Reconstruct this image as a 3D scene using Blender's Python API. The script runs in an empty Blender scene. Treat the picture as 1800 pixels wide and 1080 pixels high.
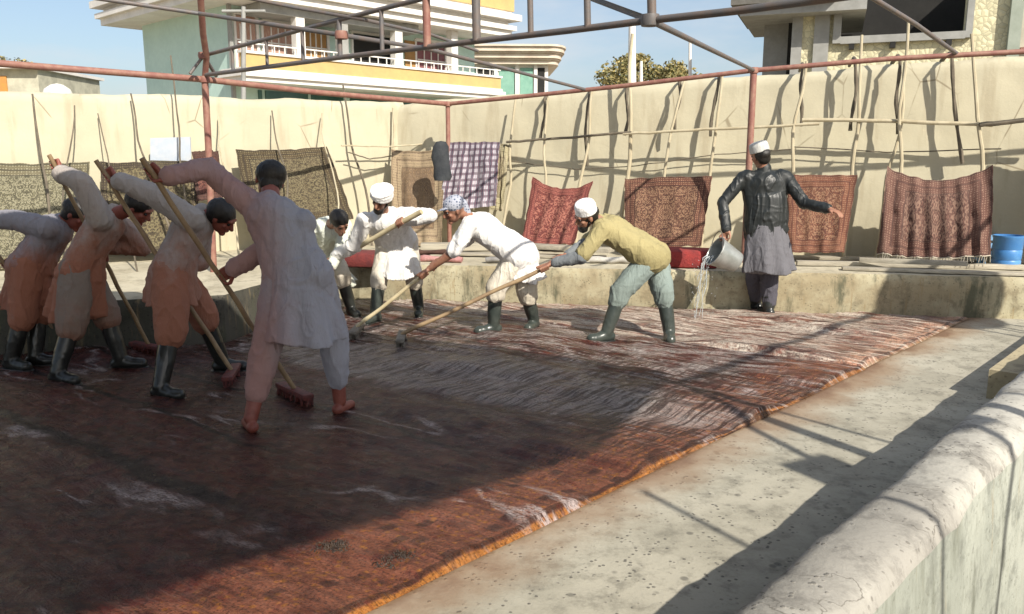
import bpy, bmesh, math, random
from mathutils import Vector, Matrix, noise, geometry
random.seed(7)
R = math.radians
S = bpy.context.scene
COL = S.collection
# ------------------------------------------------------------------ camera, sky, sun, exposure
F, CAMH, PIT = 1450.0, 1.6, R(10.28)
cam_d = bpy.data.cameras.new('camera'); cam = bpy.data.objects.new('camera', cam_d); COL.objects.link(cam)
cam.location = (0, 0, CAMH); cam.rotation_euler = (R(90) - PIT, 0, 0)
cam_d.sensor_width = 36; cam_d.lens = 36 * F / 1800; cam_d.clip_end = 3000; cam_d.clip_start = .05
S.camera = cam
SUN_EL = 37; SH = Vector((-.5, .866))            # horizontal travel of the light
world = bpy.data.worlds.new('World'); S.world = world; world.use_nodes = True
wn = world.node_tree; sky = wn.nodes.new('ShaderNodeTexSky'); sky.sky_type = 'NISHITA'; sky.sun_disc = False
sky.sun_elevation = R(SUN_EL); sky.sun_rotation = R(150); sky.dust_density = 2.0; sky.air_density = 1.0; sky.ozone_density = 2.0
bg = wn.nodes['Background']; bg.inputs['Strength'].default_value = .105
tcw = wn.nodes.new('ShaderNodeTexCoord'); mpw = wn.nodes.new('ShaderNodeMapping'); mpw.inputs['Scale'].default_value = (2.2, 2.2, 7); nzw = wn.nodes.new('ShaderNodeTexNoise'); nzw.inputs['Scale'].default_value = 1.6; nzw.inputs['Detail'].default_value = 7; nzw.inputs['Roughness'].default_value = .6
mrw = wn.nodes.new('ShaderNodeMapRange'); mrw.inputs[1].default_value = .42; mrw.inputs[2].default_value = .72; mrw.inputs[3].default_value = .12; mrw.inputs[4].default_value = .8
mxw = wn.nodes.new('ShaderNodeMix'); mxw.data_type = 'RGBA'; mxw.inputs[7].default_value = (5.0, 5.3, 5.6, 1)
wn.links.new(tcw.outputs['Generated'], mpw.inputs[0]); wn.links.new(mpw.outputs[0], nzw.inputs['Vector']); wn.links.new(nzw.outputs[0], mrw.inputs[0]); wn.links.new(mrw.outputs[0], mxw.inputs[0]); wn.links.new(sky.outputs[0], mxw.inputs[6]); wn.links.new(mxw.outputs[2], bg.inputs['Color'])
sd = bpy.data.lights.new('sun', 'SUN'); so = bpy.data.objects.new('sun', sd); COL.objects.link(so)
sd.energy = 4.6; sd.angle = R(.6); sd.color = (1, .93, .82)
ce = math.cos(R(SUN_EL)); hl = SH.normalized()
LD = Vector((hl.x * ce, hl.y * ce, -math.sin(R(SUN_EL))))
so.rotation_euler = LD.to_track_quat('-Z', 'Y').to_euler(); so.location = (8, -4, 8)
S.view_settings.view_transform = 'Standard'; S.view_settings.look = 'None'
S.view_settings.exposure = .5; S.view_settings.gamma = 1
S.render.engine = 'CYCLES'; S.cycles.max_bounces = 6

def ray(x, y):
    a = (x - 900) / F; b = -(y - 540) / F
    return Vector((a, math.cos(PIT) + b * math.sin(PIT), -math.sin(PIT) + b * math.cos(PIT)))
def U(x, y, D):
    r = ray(x, y); return Vector((0, 0, CAMH)) + r * (D / r.y)
def G(x, y, z=0.):
    r = ray(x, y); return Vector((0, 0, CAMH)) + r * ((z - CAMH) / r.z)
# ------------------------------------------------------------------ material helpers
class NT:
    def __init__(s, name):
        s.m = bpy.data.materials.new(name); s.m.use_nodes = True; s.t = s.m.node_tree
        s.b = s.t.nodes['Principled BSDF']
    def n(s, typ, ins=None, **kw):
        q = s.t.nodes.new('ShaderNode' + typ)
        for k, v in kw.items(): setattr(q, k, v)
        for k, v in (ins or {}).items(): s.set(q.inputs[k], v)
        return q
    def set(s, i, v):
        if hasattr(v, 'node'): s.t.links.new(v, i)
        elif hasattr(v, 'outputs'): s.t.links.new(v.outputs[0], i)
        else: i.default_value = v
    def math(s, op, a, b=0., c=None, clamp=False):
        q = s.n('Math', {0: a, 1: b}, operation=op, use_clamp=clamp)
        if c is not None: s.set(q.inputs[2], c)
        return q.outputs[0]
    def mix(s, f, a, b, bt='MIX'):
        q = s.t.nodes.new('ShaderNodeMix'); q.data_type = 'RGBA'; q.blend_type = bt
        s.set(q.inputs[0], f); s.set(q.inputs[6], c4(a)); s.set(q.inputs[7], c4(b)); return q.outputs[2]
    def ramp(s, f, lo, hi, a=0., b=1.):
        return s.n('MapRange', {0: f, 1: lo, 2: hi, 3: a, 4: b}, interpolation_type='SMOOTHSTEP').outputs[0]
    def coord(s, kind='Object', scale=(1, 1, 1), rot=(0, 0, 0)):
        t = s.n('TexCoord'); m = s.n('Mapping', {0: t.outputs[kind], 'Scale': scale, 'Rotation': rot}); return m.outputs[0]
    def noise(s, co, sc, det=4, rough=.55, dist=0.):
        return s.n('TexNoise', {'Vector': co, 'Scale': sc, 'Detail': det, 'Roughness': rough, 'Distortion': dist}).outputs[0]
    def vor(s, co, sc, rnd=1., metric='EUCLIDEAN', feat='F1', out=0):
        q = s.n('TexVoronoi', {'Vector': co, 'Scale': sc, 'Randomness': rnd}, distance=metric, feature=feat); return q.outputs[out]
    def bump(s, h, st=.4, d=.01, prev=None):
        q = s.n('Bump', {'Height': h, 'Strength': st, 'Distance': d})
        if prev is not None: s.set(q.inputs['Normal'], prev)
        return q.outputs[0]
    def fin(s, col, rough=.8, bump=None, **kw):
        s.set(s.b.inputs['Base Color'], c4(col)); s.set(s.b.inputs['Roughness'], rough)
        if bump is not None: s.set(s.b.inputs['Normal'], bump)
        for k, v in kw.items(): s.set(s.b.inputs[k.replace('_', ' ')], v)
        return s.m
def c4(c): return (*c, 1.) if isinstance(c, tuple) and len(c) == 3 else c

def plain(name, c1, c2=None, scale=8, rough=.8, bs=.3, bscale=40, bd=.004, stretch=(1, 1, 1), **kw):
    t = NT(name); co = t.coord(scale=stretch)
    c2 = c2 or tuple(x * .7 for x in c1)
    f = t.ramp(t.noise(co, scale, 6, .6), .35, .68)
    f2 = t.noise(co, scale * 6, 3)
    col = t.mix(f, c1, c2); col = t.mix(t.math('MULTIPLY', f2, .3), col, tuple(x * .5 for x in c2))
    return t.fin(col, rough, t.bump(t.noise(co, bscale, 5), bs, bd), **kw)

def m_mud():
    t = NT('mud_plaster'); co = t.coord(); st = t.coord(scale=(3, 3, .35))
    big = t.noise(co, .9, 6, .6); fine = t.noise(co, 26, 6, .7)
    col = t.mix(t.ramp(big, .3, .7), (.51, .47, .34), (.43, .395, .285))
    col = t.mix(t.ramp(t.noise(st, 2.2, 4), .5, .72, 0, .6), col, (.36, .31, .21))
    col = t.mix(t.ramp(fine, .55, .8, 0, .4), col, (.62, .54, .36))
    # straw flecks
    ck = t.vor(t.coord(scale=(1, 1, .7)), 1.6, 1., feat='DISTANCE_TO_EDGE'); col = t.mix(t.math('MULTIPLY', t.ramp(ck, .004, .014, .7, 0), t.ramp(t.noise(co, 1.1, 3), .5, .6)), col, (.2, .16, .1))
    v = t.vor(t.coord(scale=(1, 1, 5)), 30); col = t.mix(t.ramp(v, .05, .16, .35, 0), col, (.25, .2, .12))
    b = t.bump(big, .3, .03); b = t.bump(fine, .4, .006, b); b = t.bump(t.noise(co, 6, 3), .25, .015, b)
    return t.fin(col, .95, b)
def m_conc(name, c1, c2, dark, wet=0., speck=1., moss=0., runoff=0, crack=0):
    t = NT(name); co = t.coord()
    big = t.noise(co, 1.3, 7, .65); mid = t.noise(co, 7, 6, .7); fine = t.noise(co, 60, 4, .7)
    col = t.mix(t.ramp(big, .4, .6), c1, c2)
    col = t.mix(t.ramp(mid, .48, .68, 0, .7), col, tuple(x * .58 for x in c2))
    col = t.mix(t.ramp(t.noise(co, 2.6, 8, .8), .54, .64, 0, .55), col, tuple(x * .6 for x in c2))
    v = t.vor(co, 34, 1.); sz = t.noise(co, 9, 3)
    sp = t.math('MULTIPLY', t.ramp(v, .16, .3, 1, 0), t.ramp(sz, .46, .58))
    col = t.mix(t.math('MULTIPLY', sp, .85 * speck), col, dark)
    v2 = t.vor(co, 11, 1.); sp2 = t.math('MULTIPLY', t.ramp(v2, .12, .24, 1, 0), t.ramp(t.noise(co, 3, 3), .5, .6))
    col = t.mix(t.math('MULTIPLY', sp2, .7 * speck), col, dark)
    col = t.mix(t.ramp(fine, .5, .85, 0, .35), col, tuple(x * .5 for x in c2))
    if moss:
        st = t.coord(scale=(2.2, 2.2, .5))
        col = t.mix(t.ramp(t.noise(st, 2.4, 6, .7), .5, .66, 0, moss), col, (.07, .075, .045))
        col = t.mix(t.ramp(t.noise(t.coord(scale=(5, 5, .6)), 3, 4, .7), .58, .7, 0, moss * .8), col, (.27, .2, .1))
    rg = .85
    if crack:
        dc = t.n('Mapping', {0: co}).outputs[0]; wv = t.n('VectorMath', {0: dc, 1: t.n('TexNoise', {'Vector': co, 'Scale': 3., 'Detail': 5.}).outputs[1]}, operation='ADD').outputs[0]
        ck = t.vor(wv, 2.1, 1., feat='DISTANCE_TO_EDGE'); col = t.mix(t.math('MULTIPLY', t.ramp(ck, .002, .012, .8, 0), t.ramp(big, .42, .52)), col, dark); col = t.mix(t.ramp(t.noise(t.coord(scale=(1, 1, .3)), 5, 6, .75), .52, .66, 0, .55), col, tuple(x * .5 for x in c2))
    if runoff:
        q = t.n('SeparateXYZ', {0: co}); rr = t.math('ADD', t.math('MULTIPLY', q.outputs[0], -.727), t.math('MULTIPLY', q.outputs[1], .687)); rr = t.math('SUBTRACT', rr, .53 * .727 + 2.69 * .687)
        ff = t.math('ADD', t.math('MULTIPLY', rr, 2.2), t.math('MULTIPLY', t.math('SUBTRACT', big, .5), 1.6))
        col = t.mix(t.ramp(ff, -.75, .0, 0, .75), col, (.30, .19, .11)); col = t.mix(t.ramp(ff, -.2, .15, 0, .7), col, (.16, .085, .05)); rg = t.ramp(ff, -.6, 0, .85, .5)
    b = t.bump(mid, .35, .015); b = t.bump(fine, .5, .004, b); b = t.bump(sp, .5, .006, b)
    return t.fin(col, rg, b)
def m_rug(name, field, motif, border, bmot, dark, sx=7, sy=5, bw=.13, sheen=0, worn=(.6, .5, .4), stripes=False):
    """kilim / pile rug: mirrored motifs inside bordered bands, from the mesh's own UV"""
    t = NT(name); tc = t.n('TexCoord'); sp = t.n('SeparateXYZ', {0: tc.outputs['UV']})
    wob = t.noise(tc.outputs['UV'], 9, 2)
    u0 = t.math('ADD', sp.outputs[0], t.math('MULTIPLY', t.math('SUBTRACT', wob, .5), .03)); v0 = sp.outputs[1]
    u = t.math('ABSOLUTE', t.math('SUBTRACT', u0, .5)); v = t.math('ABSOLUTE', t.math('SUBTRACT', v0, .5))
    e = t.math('MAXIMUM', u, v)                                    # 0 centre .. .5 edge
    cxy = t.n('CombineXYZ', {0: t.math('MULTIPLY', u, sx), 1: t.math('MULTIPLY', v, sy)}).outputs[0]
    d1 = t.vor(cxy, 1.35, .0, 'MANHATTAN'); ring = t.math('FRACT', t.math('MULTIPLY', d1, 2.6))
    d2 = t.vor(cxy, 3.2, .35, 'CHEBYCHEV')
    col = t.mix(t.ramp(ring, .42, .5), field, motif)
    col = t.mix(t.ramp(d2, .16, .2, 1, 0), col, dark)
    col = t.mix(t.ramp(t.vor(cxy, 5.5, .8), .14, .24, .9, 0), col, bmot)
    cell = t.n('SeparateColor', {0: t.vor(cxy, 7.5, .7, 'CHEBYCHEV', 'F1', 1)}).outputs[0]
    col = t.mix(t.ramp(cell, .55, .6, 0, .65), col, bmot); col = t.mix(t.ramp(cell, .3, .35, .7, 0), col, dark)
    if stripes:
        s1 = t.math('FRACT', t.math('MULTIPLY', u0, 9)); s2 = t.math('FRACT', t.math('MULTIPLY', v0, 11))
        col = t.mix(t.ramp(s1, .5, .54, 0, .9), field, dark); col = t.mix(t.ramp(s2, .55, .6, 0, .7), col, motif)
        col = t.mix(t.ramp(t.math('FRACT', t.math('MULTIPLY', u0, 27)), .7, .75, 0, .5), col, bmot)
    else:
        dB = t.vor(t.n('CombineXYZ', {0: t.math('MULTIPLY', u, 44), 1: t.math('MULTIPLY', v, 36)}).outputs[0], 1., .15, 'MANHATTAN')
        bc = t.mix(t.ramp(dB, .3, .4, 1, 0), border, bmot)
        col = t.mix(t.ramp(e, .5 - bw, .503 - bw), col, bc)
        for p in (.5 - bw, .5 - bw * .55, .485):
            q = t.math('ABSOLUTE', t.math('SUBTRACT', e, p)); col = t.mix(t.ramp(q, .004, .009, .85, 0), col, dark)
    col = t.mix(t.ramp(t.noise(tc.outputs['Object'], 5, 6, .7), .45, .8, 0, .5), col, worn)
    wv = t.noise(t.coord(scale=(1, 1, .25)), 90, 2)
    col = t.mix(t.math('MULTIPLY', wv, .3), col, tuple(x * .4 for x in dark))
    return t.fin(col, .92, t.bump(wv, .5, .006))
# ------------------------------------------------------------------ mesh / object helpers
ROOTLOC = {}
class MB:
    def __init__(s): s.v = []; s.f = []; s.mi = []; s.uv = None
    def add(s, vs, fs, mi=0):
        o = len(s.v); s.v += [Vector(p) for p in vs]; s.f += [tuple(i + o for i in f) for f in fs]; s.mi += [mi] * len(fs)
        return s
    def box(s, c, size, rot=None, mi=0, bevel=0.):
        x, y, z = [q / 2 for q in size]; c = Vector(c)
        if bevel:
            bm = bmesh.new(); bmesh.ops.create_cube(bm, size=1)
            for v in bm.verts: v.co = Vector((v.co.x * 2 * x, v.co.y * 2 * y, v.co.z * 2 * z))
            bmesh.ops.bevel(bm, geom=bm.edges[:], offset=bevel, segments=2, affect='EDGES', profile=.5)
            bm.verts.index_update(); vs = [v.co.copy() for v in bm.verts]; fs = [[v.index for v in f.verts] for f in bm.faces]; bm.free()
        else:
            vs = [Vector((i, j, k)) for i in (-x, x) for j in (-y, y) for k in (-z, z)]
            fs = [(0, 1, 3, 2), (4, 6, 7, 5), (0, 4, 5, 1), (2, 3, 7, 6), (0, 2, 6, 4), (1, 5, 7, 3)]
        if rot is not None: vs = [rot @ v for v in vs]
        return s.add([v + c for v in vs], fs, mi)
    def tube(s, pts, r, n=10, mi=0, cap=True):
        pts = [Vector(p) for p in pts]; rs = r if isinstance(r, (list, tuple)) else [r] * len(pts)
        vs, fs = [], []; ref = None
        for i, p in enumerate(pts):
            d = (pts[min(i + 1, len(pts) - 1)] - pts[max(i - 1, 0)]).normalized()
            if ref is None: ref = Vector((0, 0, 1)) if abs(d.z) < .9 else Vector((1, 0, 0))
            a = d.cross(ref).normalized(); b = d.cross(a); ref = -b if False else ref
            for k in range(n):
                t = 2 * math.pi * k / n; vs.append(p + (a * math.cos(t) + b * math.sin(t)) * rs[i])
        for i in range(len(pts) - 1):
            for k in range(n):
                fs.append((i * n + k, i * n + (k + 1) % n, (i + 1) * n + (k + 1) % n, (i + 1) * n + k))
        if cap: fs.append(tuple(reversed(range(n)))); fs.append(tuple((len(pts) - 1) * n + k for k in range(n)))
        return s.add(vs, fs, mi)
    def lathe(s, prof, c=(0, 0, 0), rot=None, n=28, mi=0):
        vs = []; fs = []; c = Vector(c)
        for r, z in prof:
            for k in range(n):
                t = 2 * math.pi * k / n; p = Vector((r * math.cos(t), r * math.sin(t), z))
                vs.append((rot @ p if rot is not None else p) + c)
        for i in range(len(prof) - 1):
            for k in range(n): fs.append((i * n + k, i * n + (k + 1) % n, (i + 1) * n + (k + 1) % n, (i + 1) * n + k))
        return s.add(vs, fs, mi)
    def prism(s, poly, z0, z1, mi=0):
        n = len(poly); vs = [Vector((p[0], p[1], z0)) for p in poly] + [Vector((p[0], p[1], z1)) for p in poly]
        fs = [tuple(reversed(range(n))), tuple(range(n, 2 * n))] + [(i, (i + 1) % n, n + (i + 1) % n, n + i) for i in range(n)]
        return s.add(vs, fs, mi)
    def build(s, name, mats, parent=None, loc=None, smooth=True, angle=40):
        if not isinstance(mats, (list, tuple)): mats = [mats]
        if parent is not None: off = ROOTLOC[parent.name]
        elif loc is not None: off = Vector(loc)
        else:
            xs = [v.x for v in s.v]; ys = [v.y for v in s.v]; zs = [v.z for v in s.v]
            off = Vector(((min(xs) + max(xs)) / 2, (min(ys) + max(ys)) / 2, min(zs)))
        me = bpy.data.meshes.new(name); me.from_pydata([v - off for v in s.v], [], s.f)
        for m in mats: me.materials.append(m)
        for i, p in enumerate(me.polygons): p.material_index = s.mi[i]
        if s.uv:
            ul = me.uv_layers.new(name='UVMap')
            for l in me.loops: ul.data[l.index].uv = s.uv[l.vertex_index]
        bm = bmesh.new(); bm.from_mesh(me); bmesh.ops.recalc_face_normals(bm, faces=bm.faces[:])
        for f in bm.faces: f.smooth = smooth
        if smooth:
            for e in bm.edges:
                if len(e.link_faces) == 2 and e.calc_face_angle(0) > R(angle): e.smooth = False
        bm.to_mesh(me); bm.free(); me.update()
        o = bpy.data.objects.new(name, me); COL.objects.link(o)
        if parent is not None: o.parent = parent
        else: o.location = off
        ROOTLOC[o.name] = off
        return o
def thing(name, label, cat, loc, group=None):
    o = bpy.data.objects.new(name, None); COL.objects.link(o); o.location = loc; o.empty_display_size = .2
    o['label'] = label; o['category'] = cat
    if group: o['group'] = group
    ROOTLOC[o.name] = Vector(loc); return o
def tag(o, label, cat, group=None):
    o['label'] = label; o['category'] = cat
    if group: o['group'] = group
    return o
def struct(o, kind='structure'): o['kind'] = kind; return o
def fbm(p, s=1., o=3):
    v = 0; a = 1
    for i in range(o): v += a * noise.noise(Vector(p) * s * (2 ** i)); a *= .5
    return v
# ------------------------------------------------------------------ materials
M_mud = m_mud()
M_floor = m_conc('basin_concrete', (.43, .405, .325), (.33, .31, .245), (.10, .095, .08), runoff=1)
M_ledge = m_conc('ledge_concrete', (.42, .385, .26), (.31, .26, .16), (.1, .09, .06), speck=.6, moss=.85)
M_top = m_conc('platform_dust', (.50, .455, .34), (.42, .375, .27), (.25, .22, .16), speck=.5)
M_low = m_conc('low_wall_plaster', (.45, .435, .385), (.33, .315, .28), (.14, .13, .11), speck=.8, crack=1)
M_low_ = 0
M_lowout = m_conc('low_wall_outer_plaster', (.35, .365, .315), (.26, .275, .235), (.14, .15, .11), speck=.3, moss=.45)
M_dirt = plain('dry_earth', (.36, .30, .20), (.28, .23, .16), 2, .95, .5, 20, .02)
M_rust = plain('red_primer_pipe', (.25, .10, .08), (.33, .18, .13), 12, .6, .3, 60, .002)
M_grey = plain('grey_steel_pipe', (.12, .12, .125), (.17, .13, .11), 10, .55, .3, 60, .002)
M_wood = plain('pale_bamboo', (.52, .46, .32), (.40, .34, .22), 7, .75, .4, 30, .004, (1, 1, .3))
M_woodd = plain('weathered_stick', (.10, .085, .06), (.17, .14, .10), 9, .85, .4, 30, .004)
M_plank = plain('weathered_planks', (.47, .43, .34), (.30, .27, .21), 6, .85, .6, 30, .006, (.3, 3, 3))
M_handle = plain('broom_handle_wood', (.34, .24, .13), (.24, .16, .09), 9, .6, .3, 50, .002)
M_hand_l = plain('pale_broom_handle_wood', (.60, .52, .33), (.48, .40, .24), 9, .6, .3, 50, .002)
M_bristle = plain('wet_red_bristles', (.20, .045, .035), (.09, .03, .03), 30, .6, .8, 90, .01)
M_bristleg = plain('grey_bristles', (.22, .21, .18), (.12, .1, .08), 30, .6, .8, 90, .01)
M_boot = plain('black_rubber', (.012, .013, .012), (.03, .032, .028), 6, .28, .15, 20, .003)
M_bootg = plain('dark_green_rubber', (.035, .045, .04), (.06, .07, .06), 6, .3, .15, 20, .003)
M_hair = plain('black_hair', (.008, .007, .006), (.02, .017, .014), 30, .5, .8, 120, .004, (1, 1, .4))
M_eye = plain('eye_dark', (.02, .015, .012), None, 8, .2)
M_bluep = plain('blue_plastic', (.05, .20, .50), (.10, .28, .55), 5, .4, .1, 20)
M_zinc = plain('galvanised_bucket', (.50, .52, .50), (.36, .38, .36), 9, .38, .2, 40, Metallic=.55)
M_white = plain('white_paint', (.80, .79, .74), (.7, .68, .62), 3, .7, .1, 30)
M_black = plain('black_cloth', (.02, .024, .03), (.04, .045, .05), 10, .8, .5, 40, .01)
M_leaf_dry = plain('dry_stalks', (.10, .085, .045), (.16, .13, .07), 12, .9)

def m_skin(name, c):
    t = NT(name); co = t.coord()
    col = t.mix(t.ramp(t.noise(co, 18, 4), .35, .7), c, (c[0] * .75, c[1] * .62, c[2] * .58))
    return t.fin(col, .5, t.bump(t.noise(co, 120, 3), .15, .002), Subsurface_Weight=.08, Subsurface_Radius=(.01, .004, .002))
def m_cloth(name, c, tone2=None, amt=.6, zlo=.3, zhi=1.2, xdir=0., rough=.9):
    """woven cotton blotched with a second tone that fades up the garment; xdir sets it to the left"""
    t = NT(name); co = t.coord(); sp = t.n('SeparateXYZ', {0: co})
    st = tone2 or tuple(x * .6 for x in c)
    g = t.ramp(sp.outputs[2], zlo, zhi, 1, 0)
    gx = t.ramp(t.math('MULTIPLY', sp.outputs[0], 1.), -.28, .2, 1, 0) if xdir else None
    n1 = t.noise(co, 3.2, 5, .65); f = t.math('ADD', g, t.math('MULTIPLY', t.math('SUBTRACT', n1, .5), 1.5))
    if gx is not None: f = t.math('ADD', t.math('MULTIPLY', f, 1 - xdir), t.math('MULTIPLY', gx, xdir))
    f = t.ramp(f, .2, .85, 0, amt)
    col = t.mix(f, c, st)
    wr = t.noise(t.coord(scale=(1.6, 1.6, .5)), 9, 5, .62, .6)
    col = t.mix(t.ramp(t.noise(co, 22, 4), .55, .8, 0, .25), col, tuple(x * .55 for x in st))
    b = t.bump(wr, .75, .03); b = t.bump(t.noise(co, 160, 2), .25, .002, b)
    return t.fin(col, rough, b)
# ------------------------------------------------------------------ terrain and basin
LEDGE = [Vector(p) for p in ((9.0, 7.55), (-2.1, 9.25), (-2.5, 7.05), (-9.5, 5.2))]
o = MB().add([(-900, -900, -.62), (900, -900, -.62), (900, 900, -.62), (-900, 900, -.62)], [(0, 1, 2, 3)]).build('ground', M_dirt, loc=(0, 0, -.62)); struct(o)
WD = Vector((.675, .738)).normalized(); WN = Vector((-WD.y, WD.x)); W0 = Vector((.60, 1.98))   # low wall axis, inner top edge
def wl(t, r): p = W0 + WD * t + WN * r; return (p.x, p.y)
far = wl(9.2, -.12)
poly = [wl(-6, -.12), wl(15, -.12), (-2.3, 15), (-13, 15), (-13, -4.6)]
o = MB().prism(poly, -.6, 0).build('basin_floor', M_floor, loc=(0, 0, 0)); struct(o)
def band(name, front, back, z, mat_f, mat_t, rough=.02):
    """a raised platform: worn front face and dusty top"""
    mb = MB(); n = 0; pts = []
    for i in range(len(front) - 1):
        a, b = front[i], front[i + 1]; k = max(2, int((b - a).length / .09))
        pts += [a.lerp(b, j / k) for j in range(k)]
    pts.append(front[-1]); H = 9; vs = []; L = len(pts)
    for h in range(H):
        zz = z * h / (H - 1)
        for p in pts:
            d = rough * fbm((p.x, p.y, zz), 2.2, 3) + (.03 if h == H - 1 else 0)
            vs.append((p.x, p.y + d, zz + (.012 * fbm((p.x, p.y, 3), 1.7, 3) if h == H - 1 else 0)))
    fs = [(h * L + i, h * L + i + 1, (h + 1) * L + i + 1, (h + 1) * L + i) for h in range(H - 1) for i in range(L - 1)]
    mb.add(vs, fs, 0)
    top0 = len(mb.v) - L
    K = 14; vs = []; 
    for k in range(1, K + 1):
        for i, p in enumerate(pts):
            q = back(p, i / (L - 1)); w = p.lerp(q, k / K)
            vs.append((w.x, w.y, z + .02 * fbm((w.x, w.y, 9), 1.2, 3)))
    o0 = len(mb.v); mb.add(vs, [], 1)
    for k in range(K):
        for i in range(L - 1):
            a = (top0 if k == 0 else o0 + (k - 1) * L) + i; b = o0 + k * L + i
            mb.f.append((a, a + 1, b + 1, b)); mb.mi.append(1)
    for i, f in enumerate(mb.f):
        if mb.mi[i] == 0 and sum(mb.v[k].x for k in f) / 4 < -2.3: mb.mi[i] = 2  # left face's shade is put into a darker concrete
    return mb.build(name, [mat_f, mat_t, m_conc('dark_shaded_ledge', (.075, .07, .055), (.05, .05, .035), (.02, .02, .015), moss=.6)], loc=(0, 0, 0), angle=50)
def backf(p, t): return Vector((p.x * 1.35, 13.2)) if p.y > 0 else p
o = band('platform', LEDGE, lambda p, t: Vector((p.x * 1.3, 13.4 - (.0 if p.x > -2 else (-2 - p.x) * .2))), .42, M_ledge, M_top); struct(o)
# low front wall with a rounded worn top
mb = MB(); N = 150; prof = [(.10, -.001), (.055, .22), (.035, .38), (.012, .43), (-.025, .449), (-.09, .457), (-.17, .452), (-.215, .43), (-.238, .38), (-.265, .0), (-.285, -.6)]
vs = []; P = len(prof)
for i in range(N + 1):
    t = -4.2 + 13.4 * i / N
    for j, (r, z) in enumerate(prof):
        d = .013 * fbm((t, r * 2, z * 2), 1.9, 5) + .006 * fbm((t, r, z), 9, 2); x, y = wl(t, r + d * .8); vs.append((x, y, z + (d if 0 < j < P - 1 else 0)))
fs = [(i * P + j, i * P + j + 1, (i + 1) * P + j + 1, (i + 1) * P + j) for i in range(N) for j in range(P - 1)]
mb.add(vs, fs); mb.mi = [1 if (k % (P - 1)) >= 8 else 0 for k in range(len(fs))]
tag(mb.build('low_wall', [M_low, M_lowout], angle=60), 'low pale plastered wall with rounded top along the right of the basin', 'wall')
a = wl(4.26, .09); b = wl(8.2, .09); c = wl(8.2, .37); d = wl(4.26, .37)
mb = MB().prism([a, b, c, d], 0, .2)
tag(mb.build('concrete_block', m_conc('tan_block', (.42, .36, .23), (.36, .3, .2), (.15, .12, .08), speck=.5), smooth=False), 'tan concrete step block against the inner side of the low wall', 'step')
# mud perimeter walls
def mudwall(p0, p1, z0, z1, label, seed, holes=()):
    p0 = Vector(p0); p1 = Vector(p1); L = (p1 - p0).length; d = (p1 - p0) / L; nn = Vector((d.y, -d.x))
    if nn.y > 0: nn = -nn
    n = int(L / .07); rows = 34; vs = []
    for j in range(rows + 1):
        h = j / rows
        for i in range(n + 1):
            t = i / n; zt = z0 + (z1 - z0) * t + .035 * fbm((t * L, seed, 0), 1.3, 4); z = .3 + (zt - .3) * h
            bulge = .13 * (1 - h) ** 1.3 + .05 * math.sin(h * 3.1) + .03 * fbm((t * L, z * 1.3, seed), .7, 3) + .006 * fbm((t * L, z, seed), 5, 3)
            if j == rows: bulge -= .05
            p = p0 + d * (t * L) + nn * bulge; vs.append((p.x, p.y, z))
    W = n + 1
    for zz in (1, 0):
        for i in range(n + 1):
            t = i / n; zt = z0 + (z1 - z0) * t + .035 * fbm((t * L, seed, 0), 1.3, 4) - .04; p = p0 + d * (t * L) - nn * .38
            vs.append((p.x, p.y, zt if zz else .3))
    fs = [(j * W + i, j * W + i + 1, (j + 1) * W + i + 1, (j + 1) * W + i) for j in range(rows + 2) for i in range(n)]
    return tag(MB().add(vs, fs).build('mud_wall', M_mud, angle=70), label, 'wall', 'mud walls round the yard')
zc = U(700, 182, 12.0).z; CX = -1.65
mudwall((CX, 12.0), (9.6, 12.0 - .3476 * (9.6 + 1.65)), zc, zc + (U(1800, 94, 9.43).z - zc) * (9.6 - CX) / (5.83 - CX), 'tan mud wall behind the rugs on the right, higher toward the right edge', 3.3)
mudwall((CX + .12, 12.05), (-12.5, 12.97 - .588 * 12.5), zc + .02, U(0, 166, 9.54).z, 'tan mud wall on the left, below the pale green house', 8.1)
def DB(px): a = (px - 900) / F; return 11.43 / (1 + .342 * a)
def DA(px): a = (px - 900) / F; return 12.97 / (1 - .579 * a)
# ------------------------------------------------------------------ steel roof frame
fr = thing('steel_frame', 'rusty and grey steel pipe roof frame standing over the washing basin', 'frame', (0, 8, .42))
def pipe(name, pts, r, mat): 
    return MB().tube(pts, r * (.84 if mat is M_grey else .94), 12).build(name, mat, fr)
L360 = U(360, 140, 8.5); C785 = U(787, 183, 11.2); R1325 = U(1325, 124, 9.3); R1800 = U(1800, 91, 8.5); BR = U(2150, 66, 8.1)
L0 = U(-260, 92, 6.6)
pipe('beam', [L0, U(0, 112, 7.4), U(180, 126, 7.95), L360, U(560, 163, 9.6), C785], .033, M_rust)
pipe('beam', [C785, U(900, 172, 10.7), U(1100, 151, 10.0), R1325, U(1560, 104, 8.9), R1800, BR], .028, M_rust)
pipe('post', [(U(372, 420, 8.5).x, 8.5, .42), U(366, 250, 8.5), L360], .036, M_rust)
pipe('post', [L360, U(363, 100, 8.4), U(357, 60, 8.1), U(350, -40, 7.8)], .032, M_rust)
pipe('post', [(C785.x, C785.y, .42), C785], .032, M_rust)
pipe('post', [(R1325.x, R1325.y, .42), R1325], .040, M_rust)
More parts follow.
